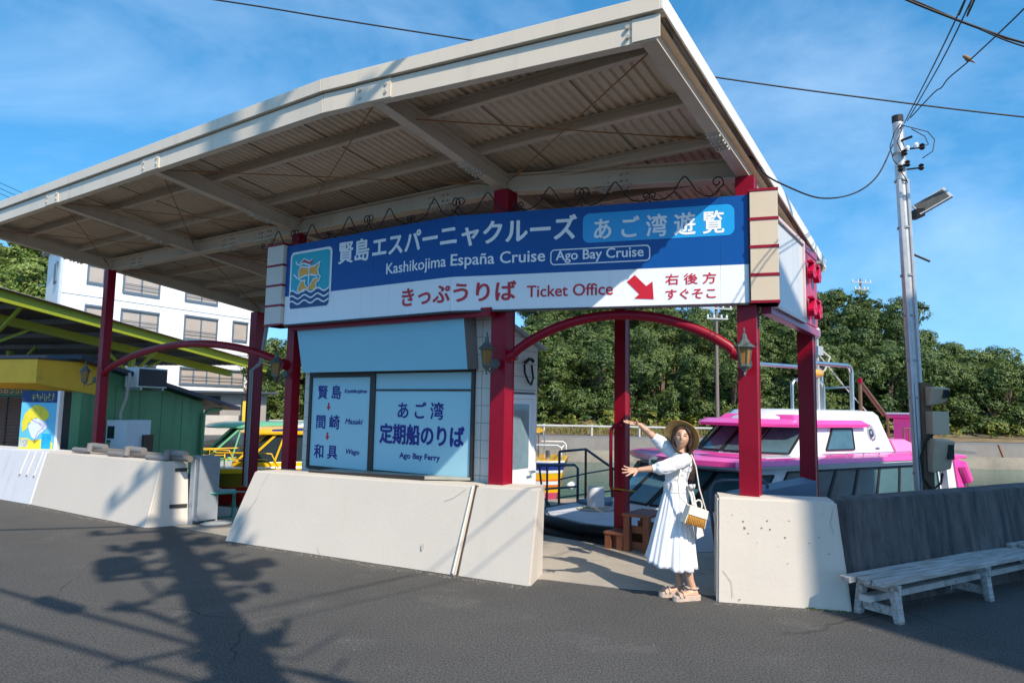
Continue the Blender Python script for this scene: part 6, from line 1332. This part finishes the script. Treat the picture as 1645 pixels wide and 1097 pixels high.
# legs and feet (crossed at the ankles)
limb([(-.02, .035, .82), (-.015, .05, .52), (-.005, .06, .36), (.012, .06, .17), (.022, .055, .10)], [.055, .050, .048, .033, .031])
limb([(-.02, -.035, .82), (.02, -.06, .52), (.045, -.065, .36), (.085, -.07, .17), (.110, -.07, .10)], [.055, .050, .048, .033, .031])
def foot(heel, toe):
    heel = Vector(heel); toe = Vector(toe); d = (toe - heel); sd = d.cross(Vector((0, 0, 1))).normalized(); rings = []
    for t, w_, h_ in ((-.02, .014, .02), (.05, .030, .045), (.22, .031, .055), (.45, .034, .042), (.70, .042, .030), (.88, .038, .022), (.98, .020, .014)):
        c = heel + d * t; rings.append([c + sd * w_ * math.cos(a) + Vector((0, 0, max(0, math.sin(a)) * h_ + min(0, math.sin(a)) * .008)) for a in [j * 6.2832 / 12 for j in range(12)]])
    B.loft(rings)
    for q in range(5):
        c = heel + d * (.93 - .015 * abs(q - 1)) + sd * (-.028 + .014 * q); B.tube([c - d * .06, c, c + d * .05], [.009, .009, .006], 8)
FA = ((.150, -.068, .052), (-.045, -.115, .050)); FB = ((.058, .060, .050), (-.150, .020, .050))
foot(*FA); foot(*FB)
body = remeshed(B, 'body', SKIN, WO, .0042, 2)
# face details
def fp(x, z, off=.0015):
    best = None
    for y in [-.11 + .001 * k for k in range(70)]: pass
    d = Vector((x / .071, -math.sqrt(max(.02, 1 - (x / .071) ** 2 - (z / .110) ** 2)), z / .110)); p = headpt(d); return HM @ Vector((x, p.y - off, z))
def face_strip(path, wd, mt, name, off=.002):
    m = MB(); n = len(path)
    for i, (x, z) in enumerate(path):
        t = math.sin(math.pi * i / (n - 1)) ** .6; w_ = wd * max(.15, t) / 2; m.v += [fp(x, z + w_, off), fp(x, z - w_, off)]
    m.f = [(2 * i, 2 * i + 1, 2 * i + 3, 2 * i + 2) for i in range(n - 1)]; return m.build(name, mt, WO, recalc=False)
EYE = mat('dark eye', (.012, .008, .006), .25); BROW = mat('brow', (.05, .025, .015), .8); LIP = mat('lips', (.58, .09, .09), .4); TEETH = mat('teeth', (.8, .78, .74), .3)
for s in (-1, 1):
    face_strip([(s * .030 - .015 + .03 * k / 8, .008 + .0035 * math.sin(math.pi * k / 8)) for k in range(9)], .0085, EYE, 'eye')
    face_strip([(s * .031 - .018 + .036 * k / 8, .030 + .004 * math.sin(math.pi * k / 8)) for k in range(9)], .005, BROW, 'eyebrow')
face_strip([(-.023 + .046 * k / 10, -.047 - .009 * math.sin(math.pi * k / 10)) for k in range(11)], .014, LIP, 'mouth', .002); face_strip([(-.017 + .034 * k / 8, -.048 - .007 * math.sin(math.pi * k / 8)) for k in range(9)], .006, TEETH, 'teeth', .0035)
# hair: cap plus long locks
H = MB()
rings = []
for j in range(12):
    ph = R(4 + j * 10); ring = []
    for i in range(28):
        th = 2 * math.pi * i / 28; d = Vector((math.sin(ph) * math.cos(th), math.sin(ph) * math.sin(th), math.cos(ph)))
        p = Vector((d.x * .081, d.y * .097 + .008, d.z * .118))
        if d.y < -.1 and p.z < .062: p.y = max(p.y, -.03 + .02 * abs(d.x)); p.x *= 1.0
        ring.append(HM @ p)
    rings.append(ring)
H.loft(rings)
def lock(pts, rad): H.tube([Vector(p) for p in pts], rad, 10)
L_ = lambda x, y, z: HM @ Vector((x, y, z))
lock([L_(-.055, -.055, .075), L_(-.074, -.050, .03), L_(-.077, -.040, -.02), L_(-.070, -.030, -.07), (-.045, -.055, 1.345), (-.02, -.075, 1.318), (.03, -.085, 1.300)], [.008, .010, .010, .010, .010, .012, .006])
lock([L_(.05, -.06, .07), L_(.074, -.048, .03), L_(.080, -.036, -.02), L_(.080, -.03, -.07), (.105, -.055, 1.33), (.112, -.075, 1.25), (.105, -.08, 1.17)], [.008, .012, .015, .018, .018, .014, .004])
for (sx, a_, b_) in ((-1, .050, .085), (-1, .062, .070), (1, .045, .088), (1, .060, .075)):
    lock([L_(sx * a_ * .3, -b_ * .6, .098), L_(sx * a_, -b_ * .75, .066), L_(sx * .074, -.048, .025), L_(sx * .079, -.034, -.03)], [.010, .014, .013, .008])
rgh = random.Random(3)
for k in range(16):
    a = R(-20 + k * 13); x0, y0 = .078 * math.cos(a), .088 * math.sin(a) + .01; e = rgh.uniform(-.02, .02)
    lock([L_(x0, y0, .02), L_(x0 * 1.08, y0 * 1.1, -.05), (.085 + x0 * .35 + e * .4, .02 + y0 * .55, 1.33), (.100 + x0 * .30 + e, .02 + y0 * .45 - .03, 1.22), (.108 + x0 * .26 + e, .02 + y0 * .35 - .04, 1.12), (.102 + x0 * .2 + e * 1.4, .01 + y0 * .25 - .03, 1.045 + rgh.uniform(-.02, .03))], [.022, .024, .022, .020, .016, .003])
hair = remeshed(H, 'hair', HAIR, WO, .0045, 2, .0022, 26)
# blouse with puffed elbow sleeves
C_ = MB(); rings = []
for (z, cx_, rx, ry) in ((1.00, -.026, .098, .088), (1.04, -.022, .098, .09), (1.10, -.010, .108, .102), (1.17, .005, .122, .125), (1.23, .018, .116, .140), (1.275, .024, .090, .125), (1.305, .026, .064, .075)):
    rings.append([(cx_ + rx * math.cos(a), ry * math.sin(a), z) for a in [j * 6.2832 / 24 for j in range(24)]])
C_.loft(rings)
CUL = ELL.lerp(WRL, .40); CUR = ELR.lerp(WRR, .14)
C_.tube([SHL + Vector((-.0, .02, .005)), SHL.lerp(ELL, .3), SHL.lerp(ELL, .7), ELL, ELL.lerp(CUL, .6), CUL], [.060, .062, .063, .066, .060, .036], 16)
C_.tube([SHR + Vector((0, -.02, -.01)), SHR.lerp(ELR, .4), SHR.lerp(ELR, .8), CUR], [.060, .064, .066, .046], 16)
bl_ = remeshed(C_, 'blouse', COT, WO, .006, 2, .0075, 17)
m = MB(); a = (WRL - ELL).normalized(); m.tube([CUL - a * .012, CUL + a * .016], [.039, .036], 16); m.build('cuff', COT, WO, smooth=True, auto=40); a = (WRR - ELR).normalized(); m = MB(); m.tube([CUR - a * .012, CUR + a * .016], [.048, .043], 16); m.build('cuff', COT, WO, smooth=True, auto=40)
# pleated skirt
m = MB(); NR, NP = 26, 144; rs = random.Random(2); phs = [rs.uniform(-.25, .25) for _ in range(40)]
for j in range(NR):
    t = j / (NR - 1); ez = t ** .85
    cx_ = -.026 - .046 * t; rx = .098 + .128 * t ** .9; ry = .090 + .112 * t ** .9
    for i in range(NP):
        a = 2 * math.pi * i / NP; pl = math.sin(22 * a + 1.2 * math.sin(3 * a + 1)) * (.003 + .005 * t) * (1 + .7 * math.sin(4 * a + 1)) + math.sin(9 * a + .8 + 1.5 * t) * (.002 + .010 * t * t) + .012 * t * noise.noise(Vector((2.2 * math.cos(a), 2.2 * math.sin(a), 1.3 * t))) + .006 * noise.noise(Vector((7 * math.cos(a), 7 * math.sin(a), 3 * t))) + .009 * t * math.sin(5 * a + 2)
        x = cx_ + (rx + pl) * math.cos(a); y = (ry + pl) * math.sin(a); hem = .305 + .030 * math.sin(a) - .030 * math.cos(a) + .006 * math.sin(9 * a)
        m.v.append(Vector((x, y, .975 + (hem - .975) * t)))
for j in range(NR - 1):
    for i in range(NP): m.f.append((j * NP + i, j * NP + (i + 1) % NP, (j + 1) * NP + (i + 1) % NP, (j + 1) * NP + i))
sk = m.build('skirt', COT, WO, smooth=True); so_ = sk.modifiers.new('thick', 'SOLIDIFY'); so_.thickness = .003
m = MB(); rr_ = lambda z, e: [(-.026 + (.100 + e) * math.cos(a), (.092 + e) * math.sin(a), z) for a in [j * 6.2832 / 28 for j in range(28)]]
m.loft([rr_(.950, .012), rr_(.965, .011), rr_(1.03, .009), rr_(1.042, .006)]); m.build('waist_band', COT, WO, smooth=True, auto=50)
m = MB(); m.bar((-.115, -.072, 1.0), (-.070, -.092, 1.0), .006, .050); m.build('belt_buckle', COT2, WO, bevel=.004)
m = MB(); m.loft([[(.055, -.09, 1.02), (.10, -.05, 1.02), (.10, -.03, 1.01), (.055, -.06, 1.01)], [(.085, -.115, .93), (.125, -.07, .95), (.125, -.05, .94), (.085, -.09, .92)], [(.11, -.14, .74), (.165, -.09, .75), (.165, -.07, .74), (.11, -.12, .73)], [(.125, -.16, .555), (.205, -.10, .575), (.205, -.08, .57), (.125, -.14, .55)]]); m.build('sash', COT2, WO, smooth=True, auto=60)
m = MB(); m.loft([[(.05, -.10, 1.0), (.07, -.10, 1.03), (.08, -.08, 1.0)], [(.09, -.12, .985), (.105, -.11, 1.035), (.11, -.08, 1.0)], [(.125, -.10, .99), (.135, -.09, 1.03), (.13, -.07, 1.0)]]); m.build('sash_bow', COT2, WO, smooth=True)
# platform sandals
def sandal(heel, toe, nm):
    heel = Vector(heel); toe = Vector(toe); d = toe - heel; L0 = d.length; d.normalize(); sd = d.cross(Vector((0, 0, 1))).normalized(); pr = []
    outline = [(-.022, .022), (.0, .034), (.07, .033), (.14, .040), (.19, .046), (.225, .036), (.243, .012)]
    pts = [heel + d * a + sd * b_ for a, b_ in outline] + [heel + d * a - sd * b_ for a, b_ in outline[::-1]]
    m = MB(); m.loft([[(p.x, p.y, .0) for p in pts], [(p.x, p.y, .022) for p in pts], [(p.x, p.y, .050) for p in pts]]); m.build('sandal_sole', SAND, WO, bevel=.005)
    for a, hgt in ((.15, .040), (.19, .032)):
        m = MB(); m.tube([heel + d * a + sd * .046 * math.cos(t) + Vector((0, 0, -.01 + hgt * math.sin(t) * 1.15)) for t in [k * math.pi / 8 for k in range(9)]], .009, 6); m.build('sandal_strap', SAND, WO, smooth=True)
    m = MB(); c = heel + d * .035 + Vector((0, 0, .055)); m.tube([c + sd * .031 * math.cos(t) + d * .036 * math.sin(t) for t in [k * math.pi / 6 for k in range(13)]], .008, 6); m.build('sandal_strap', SAND, WO, smooth=True)
    m = MB(); c = heel + d * .10 + Vector((0, 0, .065)); m.bar(c - sd * .03, c + sd * .03, .03, .012); m.build('sandal_bow', SAND, WO, bevel=.005)
sandal(*FA, 'near'); sandal(*FB, 'far')
# straw hat: worn on the back of the head, a thing of its own
nrm = Vector((.56, .74, .40)).normalized(); hc = Vector((.050, .052, 1.462))
HT = thing('straw_hat', 'wide brimmed tan straw hat tipped back on the woman\'s head', 'hat', WO.location + hc, 0)
q = nrm.to_track_quat('Z', 'Y').to_matrix()
m = MB(); prof = [(.172, -.016), (.160, -.006), (.13, .000), (.102, .004), (.097, .02), (.092, .07), (.080, .098), (.055, .110), (.02, .112), (.004, .112)]
for r_, z in prof:
    for j in range(40):
        a = j * 6.2832 / 40; wv = (.007 * math.sin(2 * a + 1) + .004 * math.sin(3 * a)) * (r_ > .12) * (r_ - .1) / .07; m.v.append(q @ Vector((r_ * math.cos(a), r_ * math.sin(a), z + wv)))
for i in range(len(prof) - 1):
    for j in range(40): m.f.append((i * 40 + j, i * 40 + (j + 1) % 40, (i + 1) * 40 + (j + 1) % 40, (i + 1) * 40 + j))
m.f.append(tuple((len(prof) - 1) * 40 + j for j in range(40)))
h_ = m.build('hat_shell', STRAW, HT, smooth=True); s2 = h_.modifiers.new('t', 'SOLIDIFY'); s2.thickness = .004
m = MB(); 
for r_, z in ((.0985, .006), (.0995, .02), (.0965, .034)):
    for j in range(40): a = j * 6.2832 / 40; m.v.append(q @ Vector((r_ * math.cos(a), r_ * math.sin(a), z)))
for i in range(2):
    for j in range(40): m.f.append((i * 40 + j, i * 40 + (j + 1) % 40, (i + 1) * 40 + (j + 1) % 40, (i + 1) * 40 + j))
m.build('hat_band', mat('tan ribbon', (.36, .20, .08), .6), HT, smooth=True)
# wicker shoulder bag
BG = thing('shoulder_bag', 'small wicker shoulder bag with cream leather flap and round handle at the woman\'s hip', 'handbag', WO.location + Vector((.092, -.235, .785)), 0)
bm_ = Matrix.Rotation(R(17), 4, 'Y') @ Matrix.Rotation(R(14), 4, 'Z')
def bagged(m): m.v = [bm_ @ v for v in m.v]; return m
m = MB(); m.hexa([(-.098, -.045, -.10), (.098, -.045, -.10), (.098, .045, -.10), (-.098, .045, -.10)], [(-.088, -.038, .045), (.088, -.038, .045), (.088, .038, .045), (-.088, .038, .045)]); bagged(m).build('wicker_body', WICK, BG, bevel=.008)
m = MB()
for k in range(11):
    x = -.09 + k * .018; m.tube([(x, -.047, -.098), (x * .93, -.041, .02)], .0055, 6)
bagged(m).build('wicker_stake', WICK, BG, smooth=True)
m = MB(); m.hexa([(-.098, -.052, -.015), (.098, -.052, -.015), (.098, -.044, -.015), (-.098, -.044, -.015)], [(-.092, -.045, .062), (.092, -.045, .062), (.092, .045, .062), (-.092, .045, .062)]); m.hexa([(-.104, -.047, -.10), (-.094, -.047, -.10), (-.094, .047, -.10), (-.104, .047, -.10)], [(-.094, -.042, .058), (-.084, -.042, .058), (-.084, .042, .058), (-.094, .042, .058)]); m.hexa([(.094, -.047, -.10), (.104, -.047, -.10), (.104, .047, -.10), (.094, .047, -.10)], [(.084, -.042, .058), (.094, -.042, .058), (.094, .042, .058), (.084, .042, .058)]); bagged(m).build('leather_flap', LEATH, BG, bevel=.004)
m = MB(); m.tube([(.042 * math.cos(t), 0, .060 + .068 * math.sin(t)) for t in [k * math.pi / 12 for k in range(13)]], .007, 8); bagged(m).build('handle', LEATH, BG, smooth=True)
o0 = Vector((.092, -.235, .785))
m = MB(); m.tube([bm_ @ Vector((.092, 0, .055)), Vector((.150, -.16, 1.0)) - o0, Vector((.118, -.165, 1.20)) - o0, Vector((.085, -.145, 1.300)) - o0, Vector((.045, -.155, 1.285)) - o0], .006, 6); m.build('strap', LEATH, BG, smooth=True)
m = MB(); m.tube([bm_ @ Vector((-.092, 0, .055)), Vector((-.035, -.19, .93)) - o0, Vector((-.045, -.175, 1.07)) - o0, Vector((-.02, -.185, 1.17)) - o0], .007, 6); m.build('strap', LEATH, BG, smooth=True)
